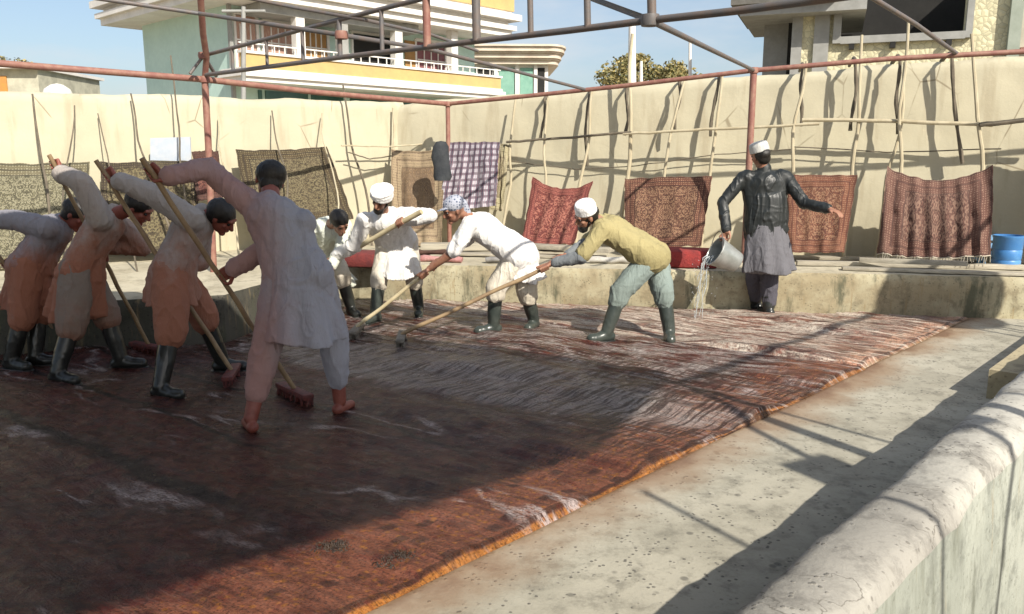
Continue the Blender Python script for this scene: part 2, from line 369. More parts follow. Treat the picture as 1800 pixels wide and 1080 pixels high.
# truss from the left post to the near right corner
TR = Vector((2.87, 2.65, 2.62)); T0 = U(362, 136, 8.5); TT = U(358, 98, 8.4)
def TP(px):      # plan position on the truss line for a picture column
    d = (Vector((TR.x, TR.y)) - Vector((T0.x, T0.y))); k = (px - 900) / F * .96
    t = (k * T0.y - T0.x) / (d.x - k * d.y); return t
def tl(px, y): t = TP(px); D = T0.y + (TR.y - T0.y) * t; return U(px, y, D)
low = [(362, 132), (600, 101), (835, 73), (1000, 54), (1143, 36), (1290, 20), (1500, -8)]
pipe('truss_chord', [tl(*p) for p in low] + [TR], .024, M_grey)
up = [(358, 98), (480, 66), (600, 34), (735, 0), (840, -28), (1033, -62), (1290, -90)]
pipe('truss_chord', [tl(*p) for p in up] + [TR + Vector((0, 0, .35))], .022, M_grey)
def ly(tab, x):
    for (x0, y0), (x1, y1) in zip(tab, tab[1:]):
        if x0 <= x <= x1: return y0 + (y1 - y0) * (x - x0) / (x1 - x0)
for x, r in ((410, .02), (470, .018), (533, .02), (598, .024), (672, .02), (751, .03), (838, .034), (933, .022), (1033, .024), (1146, .03)):
    pipe('truss_strut', [tl(x, ly(low, x)), tl(x - 2, ly(up, x))], r, M_rust if x in (751,) else M_grey)
pipe('brace', [TT, U(334, 130, 8.3)], .018, M_grey); pipe('brace', [TT, U(380, 134, 8.7)], .022, M_grey)
# rafters running across
X1 = tl(1143, 36)
pipe('rafter', [U(1010, -14, 5.9), X1, R1325], .022, M_grey)
pipe('rafter', [U(1500, -24, 6.3), U(1610, 43, 7.6), U(1684, 96, 8.75)], .024, M_grey)
pipe('rafter', [U(120, -10, 7.4), U(350, 24, 7.9), tl(600, 62), U(750, 86, 7.9), U(900, 124, 8.9), U(1030, 158, 10.25)], .022, M_grey)
pipe('rafter', [U(400, -10, 7.2), U(520, 14, 7.2), tl(640, 35), U(760, 62, 7.4), U(840, 90, 7.8)], .016, M_grey)
# near right side of the frame, above and beside the low wall; unseen, added for its shadows on the basin
pipe('beam', [TR, (5.74, 5.64, 2.62), BR], .04, M_grey)
pipe('rafter', [TR, (3.43, .99, 2.62), (3.88, -.35, 2.62)], .034, M_grey)
pipe('rafter', [(2.38, .78, 2.62), (2.72, .21, 2.62), (3.3, -.75, 2.62)], .02, M_grey)
pipe('rafter', [(3.45, 2.05, 2.62), (3.91, 1.46, 2.62), (4.9, .2, 2.62)], .02, M_grey)
pipe('post', [(3.88, -.35, -.6), (3.88, -.35, 2.62)], .04, M_grey)
MB().box(TR + Vector((.52, -1.60, .02)), (.34, .3, .03), Matrix.Rotation(.5, 3, 'Z')).build('shadow_plate', M_grey, fr)  # unseen plate added to cast a bump into the low wall's shadow
for q in (L360, C785, R1325, X1, tl(600, 62), TT): MB().lathe([(0, -.035), (.05, -.03), (.055, 0), (.05, .03), (0, .035)], q, n=12).build('pipe_joint', M_grey if q in (X1,) else M_rust, fr)
# unseen shade caster, outlined to lay shade over the left of the basin
HC = 3.35; off = Vector((-hl.x, -hl.y)) * (HC / math.tan(R(SUN_EL)))
shade = [(-3.6, 1.0), (-1.5, 2.70), (.45, 4.30), (.85, 5.2), (1.15, 5.95), (-1.6, 7.55), (-2.9, 7.45), (-3.7, 7.6), (-5.3, 7.55), (-9, 7.6), (-12, 3)]
cp = [(p[0] + off.x, p[1] + off.y) for p in shade]
ca = thing('shade_caster', 'unseen dull metal sheet added above the yard to shade its left side', 'shade_caster', (cp[4][0], cp[4][1], 0))
M_sheet = plain('dull_sheet_metal', (.14, .13, .12), (.2, .17, .15), 5, .6, .3, 20)
MB().prism(cp, HC, HC + .05).build('shade_sheet', M_sheet, ca, smooth=False)
for x, y in ((cp[4][0] - .1, cp[4][1] - .1), (cp[1][0] + .1, cp[1][1] - .35), (-7.6, -.5)): MB().tube([(x, y, -.6), (x, y, HC)], .05).build('post', M_grey, ca)
# ------------------------------------------------------------------ carpets on the basin floor
O0 = Vector((-.53, 2.69)); OD = Vector((.687, .727)); ON = Vector((-.727, .687))
def SR(p): q = Vector((p[0], p[1])) - O0; return q.dot(OD), q.dot(ON)
def inb(p):
    for a, b in zip(LEDGE, LEDGE[1:]):
        e = b - a; n = Vector((-e.y, e.x)); n = n if n.y < 0 or (abs(n.y) < abs(n.x) and n.x > 0) else -n
    # basin side of the ledge polyline
    x, y = p.x, p.y
    if x > -2.1: lim = 9.25 + (x + 2.1) * (7.55 - 9.25) / 11.1
    elif x > -2.5: lim = 7.05 + (x + 2.5) * (9.25 - 7.05) / .4
    else: lim = 7.05 + (x + 2.5) * (7.05 - 5.2) / 7.
    return y < lim - .05
def floor_rug(name, s0, s1, r0, r1, zb, mat, label, amp, wave, edge=None, step=.035, seed=0., skew=0.):
    ns = int((s1 - s0) / step); nr = int((r1 - r0) / step); idx = {}; vs = []; fs = []; uv = []
    for i in range(ns + 1):
        for j in range(nr + 1):
            s = s0 + (s1 - s0) * i / ns; r = r0 + (r1 - r0) * j / nr
            s_ = s + skew * r; wob = .022 * fbm((s, seed, 1), .8, 2) + (.03 * fbm((r * 1.5, seed, 4), 1., 3) if i in (0, ns) else 0)
            p = O0 + OD * s_ + ON * (r + wob)
            h = zb + .010 * amp / .05 * noise.noise(Vector((s * 14, r * 1.4, seed))) + amp * max(0, fbm((s * wave[0], r * wave[1], seed), 1., 4) + .1) + .006 * fbm((s * 9, r * 9, seed), 1, 2)
            if i in (0, ns) or j in (0, nr): h = zb * .2
            idx[i, j] = len(vs); vs.append((p.x, p.y, h + .006)); uv.append((s, r))
    for i in range(ns):
        for j in range(nr):
            q = [idx[i, j], idx[i + 1, j], idx[i + 1, j + 1], idx[i, j + 1]]
            if all(inb(Vector(vs[k][:2])) for k in q): fs.append(tuple(q))
    used = sorted({k for f in fs for k in f}); mp = {k: n for n, k in enumerate(used)}
    mb = MB().add([vs[k] for k in used], [tuple(mp[k] for k in f) for f in fs]); mb.uv = [uv[k] for k in used]
    return tag(mb.build(name, mat, angle=180), label, 'carpet', 'wet carpets spread in the basin')
def m_wet(name, base, base2, motif, orange, suds, sud_lo, sud_hi, gloss=.22, sstr=(1, 6), edge_w=.10, patt=.65, sky_sheen=None, field=0., lines=0., seam=None, spec=.5, foam=0.):
    t = NT(name); tc = t.n('TexCoord'); uv = tc.outputs['UV']; sp = t.n('SeparateXYZ', {0: uv}); s, r = sp.outputs[0], sp.outputs[1]
    def cs(a, b, rot=0): return t.n('Mapping', {0: uv, 'Scale': (a, b, 1), 'Rotation': (0, 0, rot)}).outputs[0]
    big = t.noise(uv, 1.1, 6, .6); mid = t.noise(uv, 6, 5, .65)
    col = t.mix(t.ramp(big, .38, .62), base, base2)
    # field motifs, faint
    d = t.vor(cs(3, 3), 1., 0., 'MANHATTAN'); rg = t.ramp(t.math('FRACT', t.math('MULTIPLY', d, 3.)), .45, .55, 0, field)
    col = t.mix(rg, col, motif)
    # patterned border next to the selvedge
    rw = t.math('ADD', r, t.math('MULTIPLY', t.math('SUBTRACT', big, .5), .25))
    bor = t.ramp(rw, patt * .55, patt, 1, 0)
    vv = t.vor(uv, 26, .9); vb = t.vor(cs(7, 10), 1., .6, 'CHEBYCHEV')
    pc = t.mix(t.ramp(vv, .18, .42), tuple(x * 1.0 for x in orange), tuple(x * 1.6 for x in motif)); pc = t.mix(t.ramp(vb, .2, .3, .75, 0), pc, (.035, .02, .015))
    pc = t.mix(t.ramp(mid, .45, .65, 0, .6), pc, base2)
    col = t.mix(t.math('MULTIPLY', bor, .85), col, pc)
    ed = t.ramp(r, edge_w * .5, edge_w * .9, 1, 0); col = t.mix(ed, col, orange)
    l2 = t.math('ABSOLUTE', t.math('SUBTRACT', r, edge_w * 1.25)); col = t.mix(t.ramp(l2, .008, .02, .8, 0), col, (.05, .02, .01))
    # suds and grit dragged by the brooms
    stn = t.noise(cs(*sstr, .12), 2.4, 7, .68, .4)
    fine = t.noise(cs(sstr[0] * 4, sstr[1] * 5, .1), 5, 5, .7)
    sm = t.math('MULTIPLY', t.ramp(stn, sud_lo, sud_hi), t.ramp(fine, .35, .62))
    sm = t.math('MULTIPLY', sm, t.ramp(r, .1, .9, .25, 1)); sm = t.math('MULTIPLY', sm, t.ramp(s, 1.4, 3.4, .10, 1)) if sky_sheen else sm
    if sky_sheen:  # grey ellipse: the sky's sheen put into the carpet colour
        (fs_, fr_, ws, wr, am) = sky_sheen
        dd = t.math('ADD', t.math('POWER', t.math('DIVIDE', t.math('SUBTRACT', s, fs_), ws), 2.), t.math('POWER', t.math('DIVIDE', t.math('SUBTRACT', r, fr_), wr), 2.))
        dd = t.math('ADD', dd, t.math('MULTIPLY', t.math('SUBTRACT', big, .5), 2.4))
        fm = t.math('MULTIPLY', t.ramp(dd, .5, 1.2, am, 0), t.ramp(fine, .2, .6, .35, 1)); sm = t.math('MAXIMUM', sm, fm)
    clump = t.noise(cs(1.3, 1., .3), 9, 6, .75, .6); nb = t.math('SUBTRACT', 1., t.math('MULTIPLY', bor, .7)); col = t.mix(t.math('MULTIPLY', t.ramp(clump, .50, .60, 0, .85), nb), col, tuple(x * .22 for x in base)); col = t.mix(t.ramp(clump, .46, .34, 0, .6), col, tuple(min(1, x * 3.2) for x in base2))
    if foam:
        rd = t.math('ABSOLUTE', t.math('SUBTRACT', t.noise(cs(1.6, .55, .15), 1.9, 3, .5, .8), .5)); mk = t.math('MULTIPLY', t.ramp(t.noise(cs(.9, .6), 1.6, 3), .5, .6), t.ramp(fine, .38, .55))
        col = t.mix(t.math('MULTIPLY', t.math('MULTIPLY', t.ramp(rd, .004, .05, 1, 0), mk), foam), col, (.42, .34, .32))
    ln = t.noise(cs(13, 1.1, .1), 2.2, 4, .6, .3); col = t.mix(t.ramp(ln, .5, .64, 0, .7 * lines), col, (.035, .016, .012)); lm = t.math('MULTIPLY', t.ramp(ln, .48, .36, 0, .75 * lines), t.ramp(s, 1.6, 3.2, .05, 1)); col = t.mix(lm, col, tuple(min(1, x * 1.25) for x in suds))
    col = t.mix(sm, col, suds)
    sk_ = t.noise(uv, 85, 3, .7); sk2_ = t.noise(uv, 32, 4, .75); col = t.mix(t.ramp(sk_, .50, .62, 0, .6), col, (.012, .007, .006)); col = t.mix(t.ramp(sk2_, .56, .68, 0, .45), col, tuple(min(1, x * 1.1) for x in suds)) if sky_sheen is None else t.mix(t.ramp(sk2_, .58, .7, 0, .3), col, (.22, .075, .05))
    if sky_sheen:
        l3 = t.noise(cs(1.0, 15, .35), 2.4, 4, .65, .3); zone = t.math('MULTIPLY', t.ramp(s, 1.2, 2.2), t.ramp(s, 4.6, 3.6)); col = t.mix(t.math('MULTIPLY', t.ramp(l3, .47, .56, 0, .8), zone), col, (.030, .014, .010))
    if seam is not None:
        for sc_, wd_, ra, rb in ((seam, .035, .7, 1.4), (seam + .62, .018, 1.3, 1.9), (seam + 1.25, .014, .5, 1.2), (seam - .75, .016, 1.6, 2.4)):
            sw = t.math('ABSOLUTE', t.math('SUBTRACT', t.math('ADD', s, t.math('MULTIPLY', t.math('SUBTRACT', t.noise(uv, 1.6, 5, .6), .5), .34)), sc_)); col = t.mix(t.math('MULTIPLY', t.ramp(sw, wd_ * .5, wd_ * 2.2, .92, 0), t.ramp(r, ra, rb)), col, (.010, .006, .005))
    rough = t.ramp(t.noise(uv, 4, 5, .6), .35, .65, gloss, gloss + .3)
    b = t.bump(t.noise(cs(*sstr), 3, 5, .6), .6, .04); b = t.bump(clump, .6, .03, b); b = t.bump(fine, .6, .012, b); b = t.bump(t.noise(uv, 60, 3), .35, .005, b)
    return t.fin(col, rough, b, Specular_IOR_Level=spec)
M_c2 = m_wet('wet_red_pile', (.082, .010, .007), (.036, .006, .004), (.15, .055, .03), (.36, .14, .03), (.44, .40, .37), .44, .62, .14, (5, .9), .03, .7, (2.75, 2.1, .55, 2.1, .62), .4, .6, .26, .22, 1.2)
M_c3 = m_wet('wet_brown_flatweave', (.24, .095, .06), (.11, .045, .033), (.36, .19, .12), (.30, .17, .08), (.60, .53, .44), .42, .56, .3, (4.5, .8), .05, .3, None, .25, 1.)
floor_rug('wet_carpet', -2.6, 4.72, .0, 5.5, .010, M_c2, 'huge maroon soaked carpet under the brooms, grey suds, painted sheen and thin orange border', .05, (1.5, .6), seed=4.4, skew=-.13)
floor_rug('wet_carpet', 4.70, 8.4, .02, 5.0, .012, M_c3, 'brown wrinkled soaked carpet at the far end by the ledge', .075, (1.6, .5), seed=7.9, skew=-.13)
# seam gap folds: a rolled fold along the joint of the two nearer carpets
M_tuft = plain('dark_wet_wool', (.02, .012, .009), (.06, .035, .02), 30, .5, .9, 80, .01)
for px, py, lb in ((598, 968, 'dark wet wool tuft on the carpet border, nearer the corner'), (706, 992, 'dark wet wool tuft on the carpet border, nearer the orange edge')):
    g = G(px, py); rn = random.Random(px); mb = MB()
    for k in range(520):
        a = rn.uniform(0, 6.28); q = rn.random() ** .6 * .085; p = g + Vector((math.cos(a) * q * 1.3, math.sin(a) * q, .012)); d = Vector((rn.gauss(0, .009), rn.gauss(0, .009), 0)); hh = .022 * (1 - q / .1)
        mb.tube([p, p + d + Vector((0, 0, .01 + hh)), p + d * 2.2 + Vector((0, 0, .004 + hh * .3))], [.003, .0028, .002], 4)
    tag(mb.build('wool_tuft', M_tuft), lb, 'wool tuft')
# suds water lying on the cement by the far end
def puddle(cx, cy, rx, ry, rot, label, seed):
    vs = [(cx, cy, .0)]; n = 60
    for k in range(n):
        a = 2 * math.pi * k / n; q = 1 + .35 * fbm((math.cos(a), math.sin(a), seed), 1.6, 3); x, y = rx * q * math.cos(a), ry * q * math.sin(a)
        vs.append((cx + x * math.cos(rot) - y * math.sin(rot), cy + x * math.sin(rot) + y * math.cos(rot), 0))
    mb = MB().add([(v[0], v[1], .010) for v in vs], [(0, 1 + k, 1 + (k + 1) % n) for k in range(n)])
    o = mb.build('puddle', M_puddle); return struct(o)
t = NT('muddy_water'); M_puddle = t.fin(t.mix(t.noise(t.coord(), 6, 4), (.10, .08, .06), (.05, .035, .03)), .06, t.bump(t.noise(t.coord(), 9, 3), .12, .01))
g = G(1230, 548); puddle(g.x, g.y, .75, .18, -.15, '', 1.)
# ------------------------------------------------------------------ hanging rugs
def hang(name, c, DD, mat, label, sag=0., folds=.02, nf=5, cat='rug', fringe=None, side=0., seed=0., belly=0., group='rugs hung out to dry along the mud wall', thick=.012):
    """c: four (px, py) corners TL TR BR BL; DD four depths"""
    P = [U(x, y, d) for (x, y), d in zip(c, DD)]; nu, nv = 44, 34; vs = []; uv = []
    nrm = (P[1] - P[0]).cross(P[3] - P[0]).normalized()
    if nrm.y > 0: nrm = -nrm
    for layer in (0, 1):
        for j in range(nv + 1):
            v = j / nv
            for i in range(nu + 1):
                u = i / nu
                p = P[0].lerp(P[1], u).lerp(P[3].lerp(P[2], u), v)
                dz = -sag * 4 * u * (1 - u) * (1 - .75 * v)
                d = folds * math.sin(u * math.pi * 2 * nf + 1.5 * math.sin(v * 2 + seed)) * (.35 + .65 * v) + .03 * fbm((u * 3, v * 2, seed), 1, 3) + belly * math.sin(v * math.pi)
                e = .012 * fbm((u * 8, v * 8, seed + 5), 1, 2)
                vs.append(p + Vector((e + side * v * v, 0, dz + e * (1 if v in (0, 1) else .2))) + nrm * (d - layer * thick)); uv.append((u, 1 - v))
    W = nu + 1; A = (nu + 1) * (nv + 1); fs = []
    for l in (0, 1):
        for j in range(nv):
            for i in range(nu): fs.append(tuple(l * A + k for k in (j * W + i, j * W + i + 1, (j + 1) * W + i + 1, (j + 1) * W + i)))
    rim = [(0, i, 0, i + 1) for i in range(nu)] + [(nv, i, nv, i + 1) for i in range(nu)]
    for a, b, c_, d_ in rim: fs.append((a * W + b, c_ * W + d_, A + c_ * W + d_, A + a * W + b))
    for j in range(nv):
        for i in (0, nu): fs.append((j * W + i, (j + 1) * W + i, A + (j + 1) * W + i, A + j * W + i))
    mb = MB().add(vs, fs); mb.uv = uv
    o = mb.build(name, mat, angle=60); tag(o, label, cat, group)
    if fringe:
        fb = MB(); root = ROOTLOC[o.name]
        for i in range(46):
            u = i / 45; k = nv * W + round(u * nu); p = Vector(vs[k]) ; q = p + Vector((random.uniform(-.015, .015), -.005, -random.uniform(.04, .08)))
            fb.tube([p, q], .004, 4)
        fb.tube([Vector(vs[nv * W + q]) + Vector((0, -.004, 0)) for q in range(0, nu + 1, 2)], .006, 5); fb.build('fringe', fringe, o)
    return o
M_fringe = plain('cream_fringe', (.55, .5, .4), None, 20, .9)
r_red = m_rug('red_medallion_rug', (.21, .055, .04), (.12, .03, .025), (.19, .05, .04), (.40, .17, .12), (.09, .02, .02), 7, 7, .12, worn=(.32, .12, .09))
r_brn = m_rug('brown_lattice_rug', (.17, .075, .045), (.075, .03, .02), (.12, .045, .03), (.36, .22, .13), (.045, .02, .015), 14, 11, .13, worn=(.25, .13, .08))
r_org = m_rug('rust_rug', (.21, .085, .045), (.12, .045, .028), (.16, .06, .035), (.33, .2, .12), (.07, .025, .02), 9, 9, .16, worn=(.36, .19, .11))
r_big = m_rug('worn_brown_rug', (.17, .085, .062), (.10, .045, .035), (.125, .058, .043), (.28, .18, .13), (.06, .03, .025), 16, 5, .2, worn=(.32, .2, .15))
r_olv = m_rug('olive_floral_rug', (.075, .055, .028), (.12, .095, .05), (.06, .042, .02), (.20, .17, .095), (.03, .022, .015), 13, 13, .12, worn=(.16, .12, .07))
r_bei = m_rug('beige_floral_rug', (.30, .21, .12), (.18, .11, .06), (.34, .26, .16), (.14, .10, .07), (.12, .08, .05), 12, 9, .18, worn=(.45, .34, .22))
r_plaid = m_rug('plaid_blanket', (.50, .48, .52), (.05, .03, .05), (.4, .4, .45), (.30, .13, .18), (.05, .045, .07), 8, 8, .1, stripes=True, worn=(.5, .45, .48))
r_left = m_rug('grey_green_rug', (.20, .18, .11), (.09, .085, .05), (.14, .12, .07), (.30, .28, .19), (.05, .045, .03), 15, 12, .12, worn=(.26, .24, .16))
def dd(f, xs, offs): return [f(x) - o_ for x, o_ in zip(xs, offs)]
hang('rug', [(1560, 292), (1745, 290), (1742, 448), (1542, 446)], dd(DB, (1560, 1745, 1742, 1542), (.6, .6, .92, .92)), r_big, 'large worn brown rug sagging between poles, rightmost on the wall', .16, .035, 7, seed=2, belly=.04, fringe=M_fringe)
hang('rug', [(1385, 308), (1507, 308), (1484, 444), (1382, 444)], dd(DB, (1385, 1505, 1484, 1384), (.6, .6, .92, .92)), r_org, 'rust orange rug partly behind the man in the leather jacket', .0, .012, 4, seed=3)
hang('rug', [(1098, 314), (1252, 310), (1232, 432), (1098, 436)], dd(DB, (1098, 1252, 1232, 1098), (.6, .6, .92, .92)), r_brn, 'dark brown lattice rug hung flat right of the yellow shirt', .0, .012, 4, seed=4)
hang('rug', [(936, 310), (1042, 318), (1010, 428), (918, 426)], dd(DB, (936, 1042, 1010, 918), (.58, .58, .9, .9)), r_red, 'small bright red rug sagging behind the white cap', .13, .03, 4, seed=5)
hang('blanket', [(790, 250), (878, 250), (872, 362), (772, 372)], dd(DB, (790, 878, 872, 772), (.55, .55, .7, .7)), r_plaid, 'black white and pink plaid blanket above the plaid cap', .0, .015, 4, 'blanket', seed=6)
hang('rug', [(868, 250), (894, 256), (884, 372), (862, 368)], dd(DB, (868, 896, 886, 862), (.35, .35, .52, .52)), m_rug('pale_strip_rug', (.42, .38, .24), (.3, .25, .14), (.4, .36, .22), (.2, .16, .1), (.15, .12, .07), 5, 9, .2), 'narrow pale rug strip beside the plaid blanket', .0, .01, 1, seed=6.5)
hang('rug', [(688, 262), (782, 262), (776, 432), (690, 430)], dd(DB, (690, 782, 776, 690), (.45, .45, .95, .95)), r_bei, 'faded beige brown floral rug left of the plaid blanket', .03, .02, 3, seed=7)
hang('rug', [(414, 263), (574, 258), (622, 384), (440, 400)], dd(DA, (414, 574, 622, 440), (.4, .4, .9, .9)), r_olv, 'dark olive floral rug behind the head of the foremost worker', .02, .015, 4, seed=8)
hang('rug', [(176, 284), (345, 280), (352, 440), (182, 446)], dd(DA, (176, 345, 352, 182), (.4, .4, .9, .9)), m_rug('dim_olive_rug', (.12, .10, .05), (.09, .065, .035), (.06, .045, .03), (.19, .16, .085), (.03, .022, .015), 9, 9, .06, worn=(.19, .16, .09)), 'dim plain olive rug behind the raised arms of the left workers', .02, .012, 4, seed=9)
hang('rug', [(338, 266), (384, 264), (392, 352), (346, 352)], dd(DA, (338, 384, 392, 346), (.44, .44, .7, .7)), m_rug('small_maroon_rug', (.13, .035, .03), (.07, .02, .02), (.06, .03, .025), (.2, .09, .06), (.03, .015, .01), 5, 9, .12, worn=(.14, .06, .05)), 'small dark maroon rug hanging right behind the rusty left post', .0, .008, 1, seed=9.5)
hang('rug', [(-70, 284), (158, 284), (150, 470), (-80, 474)], dd(DA, (-70, 158, 150, -80), (.4, .4, .9, .9)), r_left, 'grey green patterned rug at the left edge', .02, .012, 5, seed=10)
# white panel on the wall
d_ = DA(300) - .45
mb = MB(); A_, B_, C_, D_ = U(264, 243, d_), U(334, 241, d_ + .28), U(336, 284, d_ + .28), U(264, 282, d_); n_ = Vector((0, -.02, 0))
mb.add([A_, B_, C_, D_, A_ - n_, B_ - n_, C_ - n_, D_ - n_], [(0, 1, 2, 3), (4, 7, 6, 5), (0, 4, 5, 1), (1, 5, 6, 2), (2, 6, 7, 3), (3, 7, 4, 0)])
tag(mb.build('board', plain('faded_blue_white_board', (.42, .48, .56), (.52, .55, .58), 6, .6), smooth=False), 'blank bluish white board on the mud wall above the raised arms', 'board')
# dark jacket hung on the corner post
P0 = U(775, 248, 10.7)
mb = MB().lathe([(.0, 0), (.06, -.01), (.10, -.07), (.115, -.2), (.105, -.33), (.12, -.45), (.10, -.5), (0, -.49)], P0, n=22)
for v in mb.v: v.y = P0.y + (v.y - P0.y) * .5 + .02 * fbm(v, 7, 2); v.x += .03 * fbm((v.z * 4, 0, 1), 1, 2)
tag(mb.build('hanging_jacket', M_black), 'dark bundled garment hanging on the corner post', 'garment')
# ------------------------------------------------------------------ bamboo poles on the wall
def pole(x0, y0, x1, y1, f, r, label, mat=M_wood, b0=.5, b1=.12, y_top_out=False, wob=.05, grp='poles leaning on the mud wall'):
    a = U(x0, y0, f(x0) - b0); b = U(x1, y1, f(x1) - b1); r *= .85
    # carry the foot down to the platform
    a = a + (a - b) * ((.42 - a.z) / (a.z - b.z)); pts = []; sd_ = random.random() * 50
    for i in range(15):
        t_ = i / 14; p = a.lerp(b, t_); q = wob * math.sin(t_ * math.pi); pts.append(p + Vector((q * 2.2 * fbm((t_ * 2, sd_, 0), 1, 2), -.5 * q, 0)))
    rs = [r * (1.15 - .4 * i / 14) for i in range(15)]
    tag(MB().tube(pts, rs, 8).build('wooden_pole', mat), label, 'pole', grp)
for row in [
    (1736, 440, 1708, 60, .028, 'pale pole at the right end of the worn brown rug'),
    (1574, 330, 1597, 38, .026, 'tall pale pole over the left corner of the worn brown rug, tip above the wall'),
    (1542, 440, 1590, 110, .024, 'pole just left of the worn brown rug, foot on the ledge'),
    (1484, 440, 1515, 62, .026, 'tall pole at the right edge of the rust rug, tip above the wall'),
    (1388, 330, 1418, 108, .026, 'pole right of the leather jacket, behind the rust rug'),
    (1232, 440, 1270, 130, .024, 'pole at the right edge of the dark lattice rug'),
    (1162, 320, 1203, 142, .022, 'pole behind the middle of the dark lattice rug'),
    (1085, 440, 1112, 60, .03, 'tall stout pole at the left edge of the dark lattice rug, tip above the wall'),
    (1022, 330, 1040, 160, .024, 'pole behind the right corner of the small red rug'),
    (952, 320, 963, 172, .02, 'pole behind the left corner of the small red rug'),
    (880, 420, 906, 176, .022, 'pole between the pale rug strip and the small red rug')]:
    x0, y0, x1, y1, r, lb = row; pole(x0, y0, x1, y1, DB, r, lb, b1=.22)
for row in [
    (70, 285, 57, 166, .016, 'dark stick above the grey green rug, leftmost on the wall', M_woodd),
    (127, 275, 131, 186, .012, 'dark stick above the right corner of the grey green rug', M_woodd),
    (192, 280, 172, 200, .010, 'thin dark stick between the grey green rug and the white board', M_woodd),
    (264, 290, 230, 165, .015, 'dark slanted stick at the left side of the white board', M_woodd),
    (318, 290, 300, 98, .014, 'thin stick rising above the wall over the white board', M_woodd),
    (398, 300, 384, 205, .014, 'stick between the red rusty post and the olive floral rug', M_wood),
    (492, 280, 478, 195, .013, 'dark stick above the middle of the olive floral rug', M_woodd),
    (652, 420, 603, 150, .018, 'leaning stick above the white turban', M_woodd),
    (574, 260, 566, 200, .012, 'short thin stick at the right corner of the olive floral rug', M_wood),
    (690, 420, 691, 190, .022, 'pole at the left edge of the faded beige rug', M_wood)]:
    x0, y0, x1, y1, r, lb, mt = row; pole(x0, y0, x1, y1, DA, r, lb, mt, b0=.6, b1=.1)
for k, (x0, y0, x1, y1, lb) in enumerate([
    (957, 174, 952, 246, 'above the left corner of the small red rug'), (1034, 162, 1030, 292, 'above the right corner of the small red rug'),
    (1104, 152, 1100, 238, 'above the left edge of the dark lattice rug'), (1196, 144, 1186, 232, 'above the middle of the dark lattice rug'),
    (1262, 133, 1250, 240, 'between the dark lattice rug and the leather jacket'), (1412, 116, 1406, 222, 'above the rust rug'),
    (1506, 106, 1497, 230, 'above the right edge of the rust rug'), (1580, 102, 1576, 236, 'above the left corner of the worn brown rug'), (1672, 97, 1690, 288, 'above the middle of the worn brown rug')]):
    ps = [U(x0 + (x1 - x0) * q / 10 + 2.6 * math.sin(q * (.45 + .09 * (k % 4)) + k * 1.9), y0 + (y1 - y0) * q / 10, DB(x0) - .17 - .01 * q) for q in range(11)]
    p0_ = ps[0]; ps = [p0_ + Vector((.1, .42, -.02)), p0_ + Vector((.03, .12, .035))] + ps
    tag(MB().tube(ps, [.02 + .004 * math.sin(q * 1.7 + k) for q in range(len(ps))], 8).build('shadow_strip', M_woodd), 'dark pole-shadow strip on the wall ' + lb, 'shadow_strip', 'dark strips added as pole shadows on the mud wall')  # dark strips on the wall, added in place of pole shadows
def rail(pts, f, off_, r, label, mat=M_wood):
    P_ = [U(x, y, f(x) - off_) for x, y in pts]; q = []
    for a, b in zip(P_, P_[1:]): q += [a.lerp(b, k / 6) + Vector((0, 0, .012 * fbm((k, a.x, 0), .7, 2))) for k in range(6)]
    tag(MB().tube(q + [P_[-1]], r, 8).build('wooden_rail', mat), label, 'pole', 'rails tied across the poles')
rail([(1410, 211), (1560, 213), (1745, 220)], DB, .36, .022, 'pale rail tied across the poles above the worn brown rug')
rail([(1722, 220), (1800, 212), (1900, 205)], DB, .40, .026, 'dark rail running off the right edge above the blue barrel', M_woodd)
rail([(1095, 236), (1240, 228), (1440, 218)], DB, .40, .017, 'thin rail across the poles above the dark lattice rug')
rail([(890, 250), (960, 245), (1110, 233)], DB, .40, .016, 'thin dark rail above the small red rug', M_woodd)
rail([(1390, 258), (1560, 268), (1760, 262)], DB, .2, .007, 'thin cord strung above the worn brown rug', M_woodd)
rail([(900, 284), (1010, 298), (1120, 292), (1260, 272), (1400, 262)], DB, .2, .006, 'thin cord strung from the pale strip to the leather jacket', M_woodd)
rail([(600, 256), (690, 258), (786, 250)], DA, .4, .010, 'thin rail above the faded beige rug', M_wood)
rail([(612, 268), (650, 280), (692, 274)], DA, .35, .008, 'short sagging cord above the white turban', M_woodd)
# ------------------------------------------------------------------ clutter on the ledge
def LP(x, y): return G(x, y, .42)
def plank(x0, y0, x1, y1, w, h, z, label, mat=M_plank, name='plank', cat='plank', grp='planks lying on the ledge', bev=.004):
    a = G(x0, y0, z); b = G(x1, y1, z); d = b - a; L = d.length; rot = Matrix.Rotation(math.atan2(d.y, d.x), 3, 'Z')
    mb = MB().box((a + b) / 2 + Vector((0, 0, h / 2)), (L, w, h), rot, bevel=bev)
    return tag(mb.build(name, mat), label, cat, grp)
plank(1392, 455, 1822, 462, .16, .035, .43, 'long pale plank lying on the ledge below the worn brown rug, nearest the wall')
plank(1400, 466, 1800, 474, .10, .05, .43, 'long grey plank on the ledge, middle one under the worn brown rug')
plank(1480, 474, 1840, 486, .13, .03, .43, 'long grey plank at the ledge lip under the worn brown rug')
plank(1510, 461, 1700, 468, .06, .05, .49, 'short batten resting across the planks on the ledge')
plank(800, 448, 1065, 455, .18, .03, .43, 'pale plank on the ledge behind the white shirt man')
plank(740, 440, 1020, 438, .22, .09, .43, 'thick bleached beam on the ledge below the small red rug')
plank(930, 436, 1075, 444, .20, .05, .52, 'grey board lying on the bleached beam')
plank(600, 462, 800, 452, .20, .06, .43, 'bleached board on the ledge behind the white turban man')
